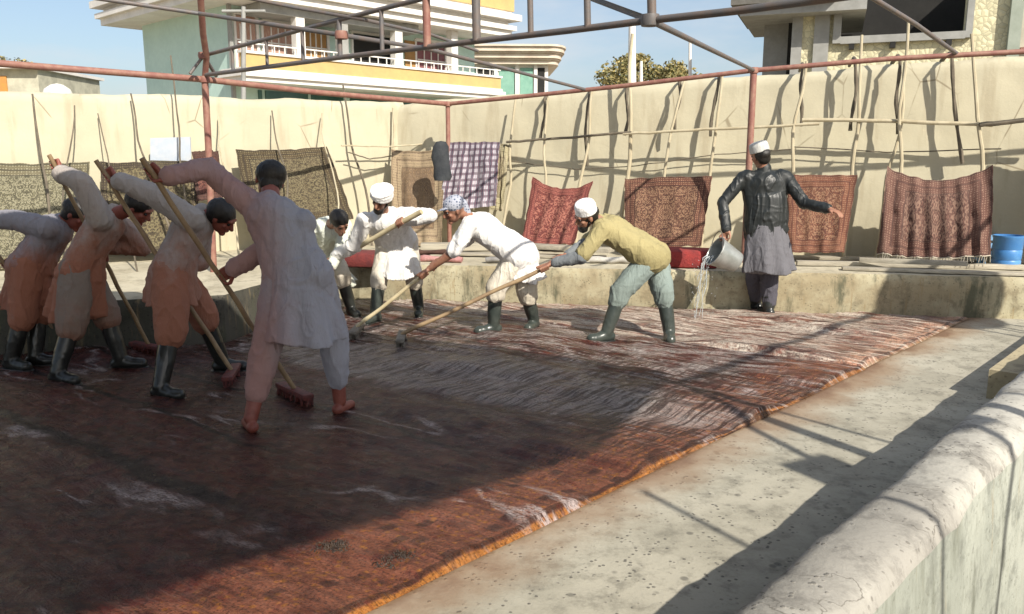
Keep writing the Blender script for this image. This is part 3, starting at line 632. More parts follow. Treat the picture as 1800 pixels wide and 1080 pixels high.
# folded textiles
def roll(x, y, z, L, r, ang, mat, label, name='rolled_rug', cat='rug', flat=.7):
    c = G(x, y, z); d = Vector((math.cos(ang), math.sin(ang), 0)); pts = [c + d * (L * (k / 10 - .5)) + Vector((0, 0, r * flat + .008 * math.sin(k))) for k in range(11)]
    mb = MB().tube(pts, [r * (.9 + .1 * math.sin(k * 1.7)) for k in range(11)], 18)
    for v in mb.v: v.z = c.z + (v.z - c.z) * flat + .01 * fbm(v, 6, 2)
    return tag(mb.build(name, mat), label, cat, 'folded and rolled textiles on the ledge')
M_pink = plain('washed_pink_wool', (.50, .28, .26), (.36, .16, .15), 12, .9, .7, 40, .01)
M_redw = plain('red_wool', (.33, .04, .035), (.2, .03, .03), 14, .9, .8, 50, .01)
M_dkbr = plain('dark_brown_wool', (.10, .05, .035), (.06, .03, .02), 14, .9, .8, 50, .01)
roll(775, 460, .43, .5, .055, -.2, M_pink, 'pinkish rolled rug on the ledge beside the white turban man')
roll(745, 447, .5, .8, .05, -.2, M_dkbr, 'dark brown rolled rug behind the pinkish roll')
roll(900, 462, .43, .6, .05, -.2, plain('grey_wet_wool', (.3, .29, .27), (.2, .19, .18), 12), 'grey rolled cloth on the ledge between the white and yellow shirts')
roll(1075, 462, .43, .5, .06, -.15, plain('dirty_white_cloth', (.55, .53, .48), (.4, .38, .34), 12), 'dirty white bundled cloth on the ledge under the yellow shirt')
g = G(1212, 474, .42)
mb = MB().box(g + Vector((.02, .22, .10)), (.62, .4, .2), Matrix.Rotation(-.15, 3, 'Z'), bevel=.05)
for v in mb.v: v += Vector((.012 * fbm(v, 5, 2), 0, .03 * fbm(v, 4, 2)))
tag(mb.build('folded_rug', M_redw), 'bright red folded rug on the ledge left of the leather jacket man', 'rug', 'folded and rolled textiles on the ledge')
g = G(640, 474, .42)
mb = MB().box(g + Vector((.0, .3, .08)), (.5, .4, .16), Matrix.Rotation(-.1, 3, 'Z'), bevel=.05)
tag(mb.build('folded_rug', plain('maroon_wool', (.20, .035, .03), (.12, .025, .025), 14, .9, .8, 50, .01)), 'maroon folded rug on the ledge behind the white turban man', 'rug', 'folded and rolled textiles on the ledge')
# blue drum
bx = G(1792, 478, .42) + Vector((0, .25, 0))
bt = thing('blue_drum', 'bright blue plastic drum standing on the ledge at the right edge', 'drum', bx)
MB().lathe([(0, .0), (.12, 0), (.135, .02), (.138, .09), (.132, .10), (.138, .11), (.142, .2), (.136, .21), (.142, .22), (.146, .33), (.154, .34), (.154, .36), (.138, .36), (.13, .1), (0, .09)], bx, n=36).build('body', M_bluep, bt)
cb = G(1766, 470, .42) + Vector((0, .38, 0))
c_ = thing('blue_crate', 'pale blue crate behind the blue drum on the ledge', 'crate', cb)
mb = MB(); 
for z in (.03, .12, .21, .30): 
    for sy in (-.15, .15): mb.box(cb + Vector((0, sy, z)), (.24, .012, .06))
    for sx in (-.12, .12): mb.box(cb + Vector((sx, 0, z)), (.012, .288, .06))
for sx in (-.11, .11):
    for sy in (-.14, .14): mb.box(cb + Vector((sx, sy, .17)), (.018, .018, .34))
mb.box(cb + Vector((0, 0, .008)), (.22, .28, .012))
mb.build('slats', plain('pale_blue_plastic', (.22, .42, .65), (.15, .3, .5), 5, .5), c_, smooth=False)
# dry weed in front of the ledge
g = G(1783, 556); wb = MB()
for k in range(26):
    a = random.uniform(-1, 1); L = random.uniform(.14, .36); m_ = g + Vector((a * L * .35, random.uniform(-.05, .05), L * .55)); e = g + Vector((a * L * .8, random.uniform(-.1, .1), L))
    wb.tube([g + Vector((random.uniform(-.03, .03), 0, 0)), m_, e], [.006, .004, .002], 5)
    for q in range(5):
        c = m_.lerp(e, random.random()); u_ = Vector((random.gauss(0, 1), random.gauss(0, 1), random.gauss(0, 1))).normalized() * .02; w_ = u_.cross(Vector((.3, .2, 1))).normalized() * .008
        wb.add([c - u_, c + w_, c + u_, c - w_], [(0, 1, 2, 3)])
tag(wb.build('dry_weed', M_leaf_dry), 'dry dark weed growing at the foot of the ledge, far right', 'plant')
# unseen rug and tank added past the right edge to shade the wall and ledge
hang('rug', [(1850, 210), (2010, 200), (2030, 440), (1840, 446)], [8.9, 8.6, 8.3, 8.6], r_brn, 'unseen brown rug added beyond the right edge to shade the wall', .05, .02, 4, seed=12)
# ------------------------------------------------------------------ unseen tank on a stand, added to shade a patch of the ledge
tb = Vector((6.22, 5.0, -.6))
tk = thing('ledge_shade_tank', 'unseen dark tank on a stand, added to shade a patch of the ledge', 'tank', tb)
MB().lathe([(0, 3.3), (.46, 3.3), (.48, 3.33), (.48, 3.85), (.44, 3.95), (.1, 4.0), (0, 4.0)], tb, n=30).build('body', plain('dark_green_tank', (.06, .1, .08), None, 5, .4), tk)
# ------------------------------------------------------------------ houses beyond the wall
M_mint = plain('pale_green_render', (.58, .76, .68), (.52, .70, .63), 1.2, .85, .1, 20)
M_wht = plain('white_render', (.84, .81, .76), (.74, .71, .66), 1.5, .85, .1, 20)
M_yel = plain('yellow_render', (.60, .42, .17), (.52, .37, .16), 1.5, .85, .1, 20)
M_dkg = plain('dark_green_glass', (.03, .09, .075), (.05, .13, .10), 2, .12, 0, 5)
for k in range(4): MB().tube([tb + Vector((.25 * math.cos(k * 1.571 + .7), .25 * math.sin(k * 1.571 + .7), z)) for z in (0, 3.3)], .018, 8).build('stand_leg', M_grey, tk)
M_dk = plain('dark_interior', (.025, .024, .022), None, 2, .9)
M_curt = plain('patterned_red_curtain', (.40, .20, .15), (.56, .40, .32), 9, .9, .5, 20, .02, (8, 8, .6))
M_curo = plain('ochre_curtain', (.46, .27, .10), (.36, .19, .07), 9, .9, .5, 20, .02, (6, 6, .4))
M_curp = plain('plum_door', (.24, .09, .10), (.2, .07, .08), 5, .6)
M_col = plain('grey_concrete_column', (.36, .36, .34), (.29, .29, .27), 3, .9)
class House:
    """local frame: u along the facade, w back from it, z up"""
    def __init__(s, name, label, org, du, cat='house'):
        s.o = Vector(org); s.du = Vector(du).normalized(); s.dw = Vector((-s.du.y, s.du.x)); s.t = thing(name, label, cat, (org[0], org[1], 0), 'houses beyond the wall')
        s.rot = Matrix(((s.du.x, s.dw.x, 0), (s.du.y, s.dw.y, 0), (0, 0, 1)))
    def u(s, px, w=0.):
        k = (px - 900) / F * .99; a = s.o + s.dw * w; return (k * a.y - a.x) / (s.du.x - k * s.du.y)
    def z(s, px, y, w=0.):
        u = s.u(px, w); D = (s.o + s.du * u + s.dw * w).y; return U(px, y, D).z
    def bx(s, mb, u0, u1, w0, w1, z0, z1, bev=0., mi=0):
        p = s.o + s.du * ((u0 + u1) / 2) + s.dw * ((w0 + w1) / 2)
        mb.box((p.x, p.y, (z0 + z1) / 2), (u1 - u0, w1 - w0, z1 - z0), s.rot, mi, bev); return mb
    def part(s, name, mat, *boxes, parent=None, bev=0.):
        mb = MB()
        for b in boxes: s.bx(mb, *b, bev=bev)
        pr = parent or s.t; ROOTLOC[pr.name] = Vector((s.o.x, s.o.y, 0)); return mb.build(name, mat, pr, smooth=False)
h = House('green_house', 'pale green two storey house with white layered eaves and yellow balcony', (-9.25, 28.2), (.684, .73))
uR = 11.2; zs = 6.5
h.part('wall', M_mint, (-.02, uR, 0, 6.5, -.5, zs))
# the pale green wing that faces left
h.part('eaves', M_wht, (-1.1, uR + .5, -1.7, 7.6, zs, zs + .24), (-1.25, uR + .65, -1.85, 7.75, zs + .24, zs + .42), (-1.0, uR + .4, -1.6, 7.5, zs + .42, zs + .62), (-1.35, uR + .8, -2.0, 7.9, zs + .62, zs + .86), (-1.1, uR + .5, -1.7, 7.6, zs + .86, zs + 1.0))
h.part('parapet', M_yel, (uR - 4.2, uR + .6, -1.75, -1.55, zs + 1.0, zs + 2.3))
h.part('parapet', M_wht, (-1.6, uR - 4.25, -1.7, -1.5, zs + 1.0, zs + 2.4))
h.part('balcony_slab', M_wht, (-.4, uR + .3, -1.35, 0, 4.0, 4.42), (-.5, uR + .4, -1.45, -.02, 4.15, 4.3))
h.part('balcony_parapet', M_yel, (-.35, uR + .25, -1.3, -1.15, 4.42, 4.86))
h.part('balcony_rail', M_wht, (-.4, uR + .3, -1.36, -1.1, 4.86, 4.94), (-.4, uR + .3, -1.26, -1.2, 5.16, 5.2))
wi = h.u
for a, b, z0, z1, m in ((424, 462, 4.5, 6.2, M_curt), (476, 524, 4.5, 6.05, M_curt), (545, 582, 4.5, 5.95, M_curo), (628, 690, 4.5, 6.1, M_dk), (736, 783, 4.5, 6.1, M_curp)):
    f_ = h.part('window', m, (wi(a) if a > 424 else .15, wi(b), -.05, .0, z0, z1))
    h.part('frame', M_wht, (wi(a if a > 424 else 430) - .1, wi(a if a > 424 else 430) - .02, -.09, -.0, z0, z1 + .1), (wi(b) + .02, wi(b) + .12, -.09, -.0, z0, z1 + .1), (wi(a if a > 424 else 430) - .05, wi(b) + .05, -.094, .0, z1 + .02, z1 + .14), parent=f_)
for k in range(30): h.part('baluster', M_wht, (-.3 + k * .385, -.27 + k * .385, -1.245, -1.215, 4.942, 5.158))
for k, (a, b) in enumerate(((424, 462), (476, 524), (545, 582), (736, 783))):
    u_0 = wi(a) if a > 424 else .15; u_1 = wi(b)
    h.part('window_grille', M_wht, *[(u_0 + (u_1 - u_0) * q / 4 - .02, u_0 + (u_1 - u_0) * q / 4 + .02, -.085, -.055, 4.5, 5.94) for q in range(1, 4)], (u_0, u_1, -.10, -.087, 5.4, 5.45))
h.part('door_panel', M_curo, (wi(716), wi(734), -.06, -.005, 4.5, 6.1))
for px in (538, 612, 705, 800): u_ = h.u(px, -1.2); h.part('column', M_wht if px != 612 else M_col, (u_ - .17, u_ + .17, -1.28, -.98, 4.42, zs - .002))
for a, b in ((462, 468), (474, 547), (553, 608), (620, 700), (712, 800)):
    f_ = h.part('window', M_dkg, (h.u(a), h.u(b), -.05, -.001, 2.2, 3.85))
h.part('downpipe', M_col, (-.12, .0, -.2, -.08, 2.0, zs - .01))
# clutter hanging at the eaves in shade
h.part('awning', M_col, (.4, 7.0, -1.3, -.2, zs - .32, zs - .02))
# small house with curved fascia
h2 = House('white_house', 'small white house with green windows and banded curved fascia', (U(806, 160, 44).x, 44), (1, .04))
u1 = h2.u(962); zb = U(880, 114, 44).z; zt = U(880, 82, 44).z; z0 = U(880, 172, 44).z
h2.part('wall', M_wht, (0, u1, 0, 6, -.5, zb))
mb = MB(); Z = [zb, zb + .2, zb + .28, zb + .5, zb + .58, zb + .8, zt]; prevr = 0
for i in range(len(Z) - 1):
    r_ = .45 + .13 * i; n = 14; pts = []
    for k in range(n + 1):
        a = -math.pi / 2 + math.pi / 2 * k / n; pts.append((u1 + math.cos(a) * (.3 + r_ * .6) + 0, .6 + math.sin(a) * (.6 + r_)))
    poly = [(-.4 - r_ * .3, 6), (-.4 - r_ * .3, -r_)] + pts + [(u1 + .3 + r_ * .6, 6)]
    P3 = []
    for u_, w_ in poly: p = h2.o + h2.du * u_ + h2.dw * w_; P3.append((p.x, p.y))
    mb.prism(P3, Z[i] + .001 * i, Z[i + 1])
mb.build('fascia', plain('cream_fascia', (.70, .62, .50), (.58, .48, .38), 1.5, .85), h2.t, smooth=False)
M_grw = plain('green_shutter', (.22, .42, .33), (.17, .36, .28), 4, .6)
for a, b, m in ((812, 838, M_dkg), (842, 866, M_dk), (878, 904, M_grw), (914, 936, M_grw), (944, 956, M_dk)):
    h2.part('window', m, (h2.u(a), h2.u(b), -.06, 0, z0 - .5, zb - .15))
for a in (872, 908, 940): h2.part('pier', M_wht, (h2.u(a) - .08, h2.u(a) + .1, -.16, 0, z0 - .5, zb))
# unfinished stone and concrete house on the right
def m_stone():
    t = NT('yellow_rubble_stone'); co = t.coord(); v = t.vor(co, 7.5, .9, feat='DISTANCE_TO_EDGE'); cc = t.n('TexVoronoi', {'Vector': co, 'Scale': 7.5, 'Randomness': .9}).outputs['Color']
    g_ = t.n('SeparateColor', {0: cc}).outputs[0]
    col = t.mix(g_, (.68, .63, .42), (.52, .48, .32)); col = t.mix(t.ramp(v, .02, .07, .6, 0), col, (.34, .32, .22))
    return t.fin(col, .9, t.bump(v, .6, .05))
M_stone = m_stone()
h3 = House('unfinished_house', 'unfinished stone and concrete house with a wide dark window opening', (U(1322, 110, 21.5).x, 21.5), (.93, -.36))
uu = h3.u; zw0 = h3.z(1560, 62); zw1 = 6.1; a0, a1 = uu(1460), uu(1672); uE = uu(1745)
h3.part('wall', M_stone, (uu(1392), a0, .15, .5, -.5, 7), (a0, a1, .15, .5, -.5, zw0), (a1, uE, .15, .5, -.5, 7), (a0, a1, .15, .5, zw1, 7))
h3.part('window_frame', M_col, (a0 - .18, a0, .0, .3, zw0 - .12, zw1), (a1, a1 + .14, .0, .3, zw0 - .12, zw1), (a0, a1, .0, .3, zw0 - .14, zw0 + .03))
h3.part('back_wall', M_dk, (uu(1375), uE, 3.6, 3.8, -.5, 7), (uu(1392), uE, .6, 3.6, -.5, 2.4))
h3.part('column', M_col, (uu(1322), uu(1366), 1.2, 1.6, -.5, 5.35)); h3.part('column', M_col, (uu(1376), uu(1394), .1, .5, -.5, 7)); h3.part('column', M_col, (uu(1414), uu(1440), .05, .14, -.5, 7))
h3.part('column', plain('greenish_concrete', (.36, .40, .34), (.3, .34, .28), 3, .9), (uE, uu(1766), -.05, .5, -.5, 7))
h3.part('wall', plain('beige_render', (.56, .52, .42), None, 2, .9), (uu(1766), uu(1766) + 5, .1, 4, -.5, 7))
h3.part('door_gap', M_dk, (uu(1366), uu(1376), 1.0, 1.4, -.5, 5.3))
h3.part('floor_slab', M_col, (uu(1290), uu(1500), -.5, 3.4, 5.0, 5.22)); h3.part('floor_slab', plain('dim_concrete', (.17, .16, .145), (.12, .115, .1), 3, .9), (uu(1276), uu(1450), -.7, 3.4, 5.24, 5.6))
h3.part('lintel', M_col, (uu(1400), uE, .0, .14, zw1 + .02, zw1 + .3))
for px in (1475, 1545, 1640): h3.part('corbel', M_dk, (uu(px), uu(px) + .12, -.04, .14, zw0 - .28, zw0 - .16))
h3.part('sill_pipe', M_rust, (uu(1768), uu(1768) + 3, -.02, .08, 3.98, 4.05))
# far left house
h4 = House('beige_house', 'distant beige house with an orange window at the left edge', (U(-120, 150, 34).x, 34), (1, .0))
zt4 = U(0, 122, 34).z; h4.part('wall', plain('pale_beige_render', (.56, .54, .42), None, 2, .9), (0, h4.u(86), 0, 5, -.5, zt4)); h4.part('window', plain('orange_blind', (.58, .27, .06), (.5, .24, .07), 3, .7), (h4.u(-30), h4.u(32), -.06, -.001, U(0, 166, 34).z, U(0, 134, 34).z))
h4.part('roof', M_wht, (-.3, h4.u(92), -.4, 5.2, zt4, zt4 + .12))
p = U(102, 170, 30); mb = MB().lathe([(0, 1.0), (.2, .95), (.42, .8), (.5, .6), (.5, -3.6), (0, -3.6)], (p.x, p.y, p.z - .55), n=20)
tag(mb.build('white_tank', M_white), 'small white domed tank beyond the wall beside the beige house', 'tank')
# lamp pole before the green house and poles by the tree
def upole(px, y0, y1, D, r, label, mat=M_wht, arm=None):
    b = U(px, y0, D); t_ = U(px, y1, D); tt = thing('utility_pole', label, 'pole', (b.x, b.y, -.5), 'poles beyond the wall')
    MB().tube([(b.x, b.y, -.5), b, t_], [r, r, r * .8], 10).build('shaft', mat, tt)
    if arm: MB().tube([t_ + Vector((-arm, 0, -.1)), t_ + Vector((arm, 0, -.1))], r * .6, 8).build('crossarm', mat, tt)
upole(428, 200, 12, 20, .06, 'slim pole with crossarm in front of the green house', M_col, .5)
upole(1111, 150, 46, 18, .09, 'thick pale pole in front of the round tree', M_wht)
upole(1127, 150, 108, 19, .04, 'thin short post beside the thick pale pole', M_wht)
upole(1213, 150, 70, 24, .05, 'thin post at the right side of the round tree', M_wht)
# trees
M_leafa = plain('olive_leaves', (.15, .16, .055), (.22, .19, .08), 3, .7, 0, 5)
M_leafb = plain('yellowing_leaves', (.42, .34, .13), (.32, .26, .1), 3, .7, 0, 5)
M_bark = plain('bark', (.14, .11, .08), None, 6, .9)
def tree(px, y0, y1, D, w, label, n=5200, seed=1):
    rnd = random.Random(seed); top = U(px, y0, D); bot = U(px, y1, D); base = Vector((top.x, top.y, -.5)); H_ = top.z
    tt = thing('tree', label, 'tree', base)
    tr = MB().tube([base, base + Vector((.1, 0, 1.6)), (top.x, top.y, H_ - 1.6)], [.2, .16, .07], 10)
    cl = []
    for k in range(20):
        a = rnd.uniform(0, 2 * math.pi); q = rnd.random() ** .5; c = Vector((top.x + math.cos(a) * q * w * .46, top.y + math.sin(a) * q * w * .4, bot.z - .6 + (H_ - bot.z + .35) * rnd.uniform(.1, 1 - .45 * q ** 2)))
        cl.append((c, rnd.uniform(.3, .62))); tr.tube([Vector((top.x, top.y, 1.8 + rnd.random())), c], [.05, .012], 6)
    tr.build('trunk', M_bark, tt); lf = MB()
    for k in range(n):
        c, r_ = rnd.choice(cl); v = Vector((rnd.gauss(0, 1), rnd.gauss(0, 1), rnd.gauss(0, 1))).normalized() * r_ * rnd.uniform(.5, 1.08); v.z *= .75; c2 = c + v
        u_ = Vector((rnd.gauss(0, 1), rnd.gauss(0, 1), rnd.gauss(0, .6))).normalized(); w_ = u_.cross(Vector((rnd.gauss(0, 1), rnd.gauss(0, 1), rnd.gauss(0, 1)))).normalized()
        s_ = rnd.uniform(.05, .1); lf.add([c2 - u_ * s_, c2 + w_ * s_ * .5, c2 + u_ * s_, c2 - w_ * s_ * .5], [(0, 1, 2, 3)], 0 if rnd.random() < .5 else 1)
    lf.build('crown', [M_leafa, M_leafb], tt, smooth=False)
tree(1118, 86, 142, 30, 4.3, 'round yellowing olive green tree above the wall', 6500, 3)
tree(-8, 92, 110, 40, 3.2, 'dark tree top at the left edge beyond the beige house', 2500, 5)
# ------------------------------------------------------------------ people
_ico = None
def ico():
    global _ico
    if _ico is None:
        bm = bmesh.new(); bmesh.ops.create_icosphere(bm, subdivisions=3, radius=1); bm.verts.index_update()
        _ico = ([v.co.copy() for v in bm.verts], [[v.index for v in f.verts] for f in bm.faces]); bm.free()
    return _ico
class Blob(MB):
    """closed overlapping volumes that a voxel remesh fuses into one continuous skin"""
    def cap(s, a, b, ra, rb, lat=None, k=1.):
        V, Fc = ico(); a = Vector(a); b = Vector(b); d = (b - a)
        if d.length < 1e-5: d = Vector((0, 0, 1e-4))
        d = d.normalized(); vs = []
        for v in V:
            top = v.dot(d) > 1e-4; o = v * (rb if top else ra)
            if lat is not None: o = o + lat * (o.dot(lat) * (k - 1))
            vs.append((b if top else a) + o)
        return s.add(vs, Fc)
    def ell(s, c, rx, ry, rz, X, Y, Z):
        V, Fc = ico(); return s.add([Vector(c) + X * (v.x * rx) + Y * (v.y * ry) + Z * (v.z * rz) for v in V], Fc)
    def chain(s, pts, rs, lat=None, k=1.):
        for i in range(len(pts) - 1): s.cap(pts[i], pts[i + 1], rs[i], rs[i + 1], lat, k)
        return s
    def skirt(s, c0, c1, X, Y, r0, r1, folds=9, amp=.02, seed=0., n=72, rows=12):
        c0 = Vector(c0); c1 = Vector(c1); vs = []
        for j in range(rows + 1):
            t = j / rows; c = c0.lerp(c1, t); rx = r0[0] + (r1[0] - r0[0]) * t; ry = r0[1] + (r1[1] - r0[1]) * t
            for k in range(n):
                a = 2 * math.pi * k / n; f = 1 + (amp * t / max(rx, .05)) * (math.sin(a * folds + seed) + .6 * math.sin(a * (folds * 1.7) + seed * 2))
                vs.append(c + X * (rx * f * math.cos(a)) + Y * (ry * f * math.sin(a)) + Vector((0, 0, .02 * t * math.sin(a * 3 + seed))))
        fs = [(j * n + k, j * n + (k + 1) % n, (j + 1) * n + (k + 1) % n, (j + 1) * n + k) for j in range(rows) for k in range(n)]
        fs += [tuple(reversed(range(n))), tuple(rows * n + k for k in range(n))]
        return s.add(vs, fs)
    def fuse(s, name, mat, parent, vox=.008, smooth=3, wr=0., wscale=9., zmin=None, rootoff=None):
        off = ROOTLOC[parent.name]
        me = bpy.data.meshes.new('tmp'); me.from_pydata([v - off for v in s.v], [], s.f)
        ob = bpy.data.objects.new('tmp', me); COL.objects.link(ob)
        r = ob.modifiers.new('r', 'REMESH'); r.mode = 'VOXEL'; r.voxel_size = vox; r.use_smooth_shade = True
        if smooth: q = ob.modifiers.new('s', 'SMOOTH'); q.factor = .5; q.iterations = smooth
        dg = bpy.context.evaluated_depsgraph_get(); ev = ob.evaluated_get(dg); m2 = bpy.data.meshes.new_from_object(ev)
        bpy.data.objects.remove(ob); bpy.data.meshes.remove(me)
        m2.name = name; m2.materials.clear(); m2.materials.append(mat)
        if wr:
            nr = [v.normal.copy() for v in m2.vertices]
            for v, n_ in zip(m2.vertices, nr):
                p = v.co + off; q = Vector((p.x * wscale, p.y * wscale, p.z * wscale * .38))
                a = noise.noise(q); b = max(0., 1 - abs(noise.noise(q * 1.3 + Vector((5, 1, 3)))) * 5); c_ = max(0., 1 - abs(noise.noise(Vector((p.x, p.y, p.z * 2.4)) * wscale * .7 + Vector((1, 7, 3)))) * 6)
                v.co += n_ * wr * (a * .8 + b * b * .8 + c_ * c_ * .25 - .35)
        if zmin is not None:
            for v in m2.vertices:
                if v.co.z + off.z < zmin: v.co.z = zmin - off.z
        for p in m2.polygons: p.use_smooth = True
        o = bpy.data.objects.new(name, m2); COL.objects.link(o); o.parent = parent; ROOTLOC[o.name] = off
        return o
def ik(a, t, l1, l2, hint):
    a = Vector(a); t = Vector(t); d = t - a; L = d.length
    if L > (l1 + l2) * .995: t = a + d * ((l1 + l2) * .995 / L); d = t - a; L = d.length
    dn = d.normalized(); x = (l1 * l1 - l2 * l2 + L * L) / (2 * L); h2 = max(l1 * l1 - x * x, 0) ** .5
    hint = Vector(hint); hp = hint - dn * hint.dot(dn); hp = hp.normalized() if hp.length > 1e-4 else Vector((0, 0, 1))
    return a + dn * x + hp * h2, t
SKINS = {'a': m_skin('brown_skin', (.33, .17, .11)), 'r': m_skin('wet_red_skin', (.27, .085, .06))}
def grip(bl, W, Pg, ax, rp=.017, sc=1.):
    ax = ax.normalized(); w = Pg - W; w = w - ax * w.dot(ax); w = w.normalized() if w.length > 1e-3 else Vector((0, 0, -1)); v = ax.cross(w)
    for i, (o_, rr) in enumerate(((-.033, .0075), (-.011, .0085), (.011, .009), (.033, .0085))):
        c = Pg + ax * o_ * 1.05; R_ = rp + .008; K = [c + (w * math.cos(q) + v * math.sin(q)) * R_ for q in (R(135), R(80), R(20), R(-45 - 8 * i))]
        K[0] = c + v * (R_ + .006) - w * .028
        bl.cap(W, K[0], .019, .0125); bl.chain(K, [.0115, rr + .001, rr, rr - .001])
    tb_ = W - v * .012 + ax * .018; bl.chain([tb_, Pg + ax * .052 - v * .024 - w * .022, Pg + ax * .045 - v * (rp + .010) + w * .008], [.016, .012, .009])
def openhand(bl, W, d, side, curl=.35):
    d = d.normalized(); up = Vector((0, 0, 1)); lat = d.cross(up).normalized() * side; dn = lat.cross(d).normalized(); dn = dn if dn.z < 0 else -dn
    for i in range(4):
        o_ = (-.033, -.011, .011, .032)[i]; K0 = W + d * .085 + lat * o_; L = (.062, .074, .078, .068)[i]
        bl.cap(W + d * .01 + lat * o_ * .5, K0, .019, .0125); p = K0; dirn = d.copy(); pts = [p]
        for k in range(3):
            dirn = (dirn + dn * curl * (k + 1) * .5).normalized(); p = p + dirn * L * (.45, .32, .25)[k]; pts.append(p)
        bl.chain(pts, [.0115, .0095, .0085, .0075])
    bl.chain([W + d * .02 + lat * .02, W + d * .055 + lat * .058, W + d * .088 + lat * .068 + dn * .01], [.017, .012, .009])
def person(label, pelvis, neck, head, face, latP, latS, feet, fdirs, hands, hhint, khint, poles=None, skin='a', top=None, bottom=None, boot=None,
           bootz=.33, hem=None, sleeve=.92, sk=(.19, .16), sk2=(.25, .2), hair=True, capk=None, beard=False, build=1., grips=(True, True), ankle=False, wr=.010, extra=None, bulk=1., bag=1., slr=1., lf=1.025, smo=8):
    pelvis, neck, head = Vector(pelvis), Vector(neck), Vector(head); latP = Vector(latP).normalized(); latS = Vector(latS).normalized()
    face = Vector(face).normalized(); base = Vector((pelvis.x, pelvis.y, 0)); base = Vector(((feet[0][0] + feet[1][0]) / 2, (feet[0][1] + feet[1][1]) / 2, 0))
    T = thing('person', label, 'person', base, 'workers washing carpets')
    spine = (neck - pelvis).normalized(); fwdS = spine.cross(latS).normalized()
    if fwdS.dot(face) < 0 and abs(fwdS.dot(face)) > .1: fwdS = -fwdS
    hipL, hipR = pelvis - latP * .095, pelvis + latP * .095
    shL, shR = neck - latS * .185 * build - spine * .055, neck + latS * .185 * build - spine * .055
    ua, fa, th, shn = .29 * build, .265 * build, .44, .43
    elb, wri = [], []
    for i, (sh, hp) in enumerate(zip((shL, shR), hands)):
        tgt = Vector(hp); dv = (tgt - sh).normalized(); w_ = tgt - dv * (.075 if grips[i] else .0)
        e, w2 = ik(sh, w_, ua, fa, hhint[i]); elb.append(e); wri.append(w2)
    dl = max((Vector(ft) + Vector((0, 0, .09)) - hp).length for hp, ft in zip((hipL, hipR), feet)); 
    kn, an = [], []
    for i, (hp, ft) in enumerate(zip((hipL, hipR), feet)):
        ls = min(1., max(.8, (Vector(ft) + Vector((0, 0, .09)) - hp).length * lf / .87)); k, a = ik(hp, Vector(ft) + Vector((0, 0, .09)), th * ls, shn * ls, khint[i]); kn.append(k); an.append(a)
    # ---- body: one continuous skin
    b = Blob(); b.chain([pelvis, pelvis.lerp(neck, .45), pelvis.lerp(neck, .8), neck - spine * .05], [.115, .105, .12, .07], latS, 1.3)
    b.cap(shL, shR, .055, .055); b.cap(hipL, hipR, .095, .095)
    b.cap(neck - spine * .03, head - face * .015 - (head - neck).normalized() * .05, .058, .052)
    up = (head - neck); up = (up - face * up.dot(face)); up = up.normalized() if up.length > .02 else Vector((0, 0, 1)); hx = face.cross(up).normalized(); up = hx.cross(face).normalized()
    b.ell(head + up * .025 - face * .012, .074, .094, .088, hx, face, up); b.ell(head - up * .035 + face * .022, .058, .068, .078, hx, face, up)
    b.ell(head - up * .098 + face * .062, .028, .024, .02, hx, face, up)                                     # chin
    b.cap(head + up * .012 + face * .088, head - up * .028 + face * .106, .009, .015)                          # nose
    b.cap(head + up * .03 + face * .078 - hx * .035, head + up * .03 + face * .078 + hx * .035, .013, .013)     # brow
    b.cap(head - up * .06 + face * .086 - hx * .016, head - up * .06 + face * .086 + hx * .016, .0085, .0085)    # lips
    for s_ in (-1, 1): b.ell(head + hx * .076 * s_ - face * .005 - up * .005, .010, .018, .031, hx, face, up); b.ell(head - up * .02 + face * .06 + hx * .035 * s_, .022, .02, .02, hx, face, up)
    for i in (0, 1):
        b.chain([(shL, shR)[i], elb[i], wri[i]], [.052, .042, .028]); b.chain([(hipL, hipR)[i], kn[i], an[i]], [.088, .058, .042])
        f_ = Vector(fdirs[i]).normalized(); b.cap(an[i] - Vector((0, 0, .05)) - f_ * .03, an[i] - Vector((0, 0, .062)) + f_ * .13, .036, .028)
        if grips[i] and poles and poles[i] is not None: grip(b, wri[i], wri[i] + (Vector(hands[i]) - wri[i]).normalized() * .075, poles[i])
        else: openhand(b, wri[i], (wri[i] - elb[i]) + Vector((0, 0, -.04)), 1 if i else -1)
    b.fuse('body', SKINS[skin], T, .0065, 2, zmin=.012)
    ey = MB()
    for s_ in (-1, 1):
        ey.lathe([(0, -.011), (.008, -.008), (.0115, 0), (.008, .008), (0, .011)], head + face * .079 + hx * .033 * s_ + up * .008, n=10)
    ey.build('eyes', M_eye, T)
    # ---- hair, headgear, beard
    if hair:
        hb = Blob(); hb.ell(head + up * (.036 if not capk else .01) - face * .024, .092 if not capk else .078, .106, .088 if not capk else .07, hx, face, up); hb.ell(head - up * .02 - face * .05, .072, .06, .075, hx, face, up)
        for k in range(0):
            a = k * 2.4; q = Vector((math.cos(a) * .06, math.sin(a) * .07 - .02, .07 + .03 * math.cos(k * 1.3))); hb.cap(head + hx * q.x + face * q.y + up * (q.z - .012), head + hx * q.x * 1.1 + face * q.y + up * (q.z - .008), .024, .02)
        hb.fuse('hair', M_hair, T, .008, 1, .004, 30)
    if beard:
        bb = Blob(); bb.ell(head - up * .095 + face * .052, .05, .045, .05, hx, face, up); bb.cap(head - up * .04 + hx * .06 + face * .01, head - up * .1 + face * .05, .018, .028); bb.cap(head - up * .04 - hx * .06 + face * .01, head - up * .1 + face * .05, .018, .028)
        bb.fuse('beard', M_hair, T, .008, 1, .004, 30)
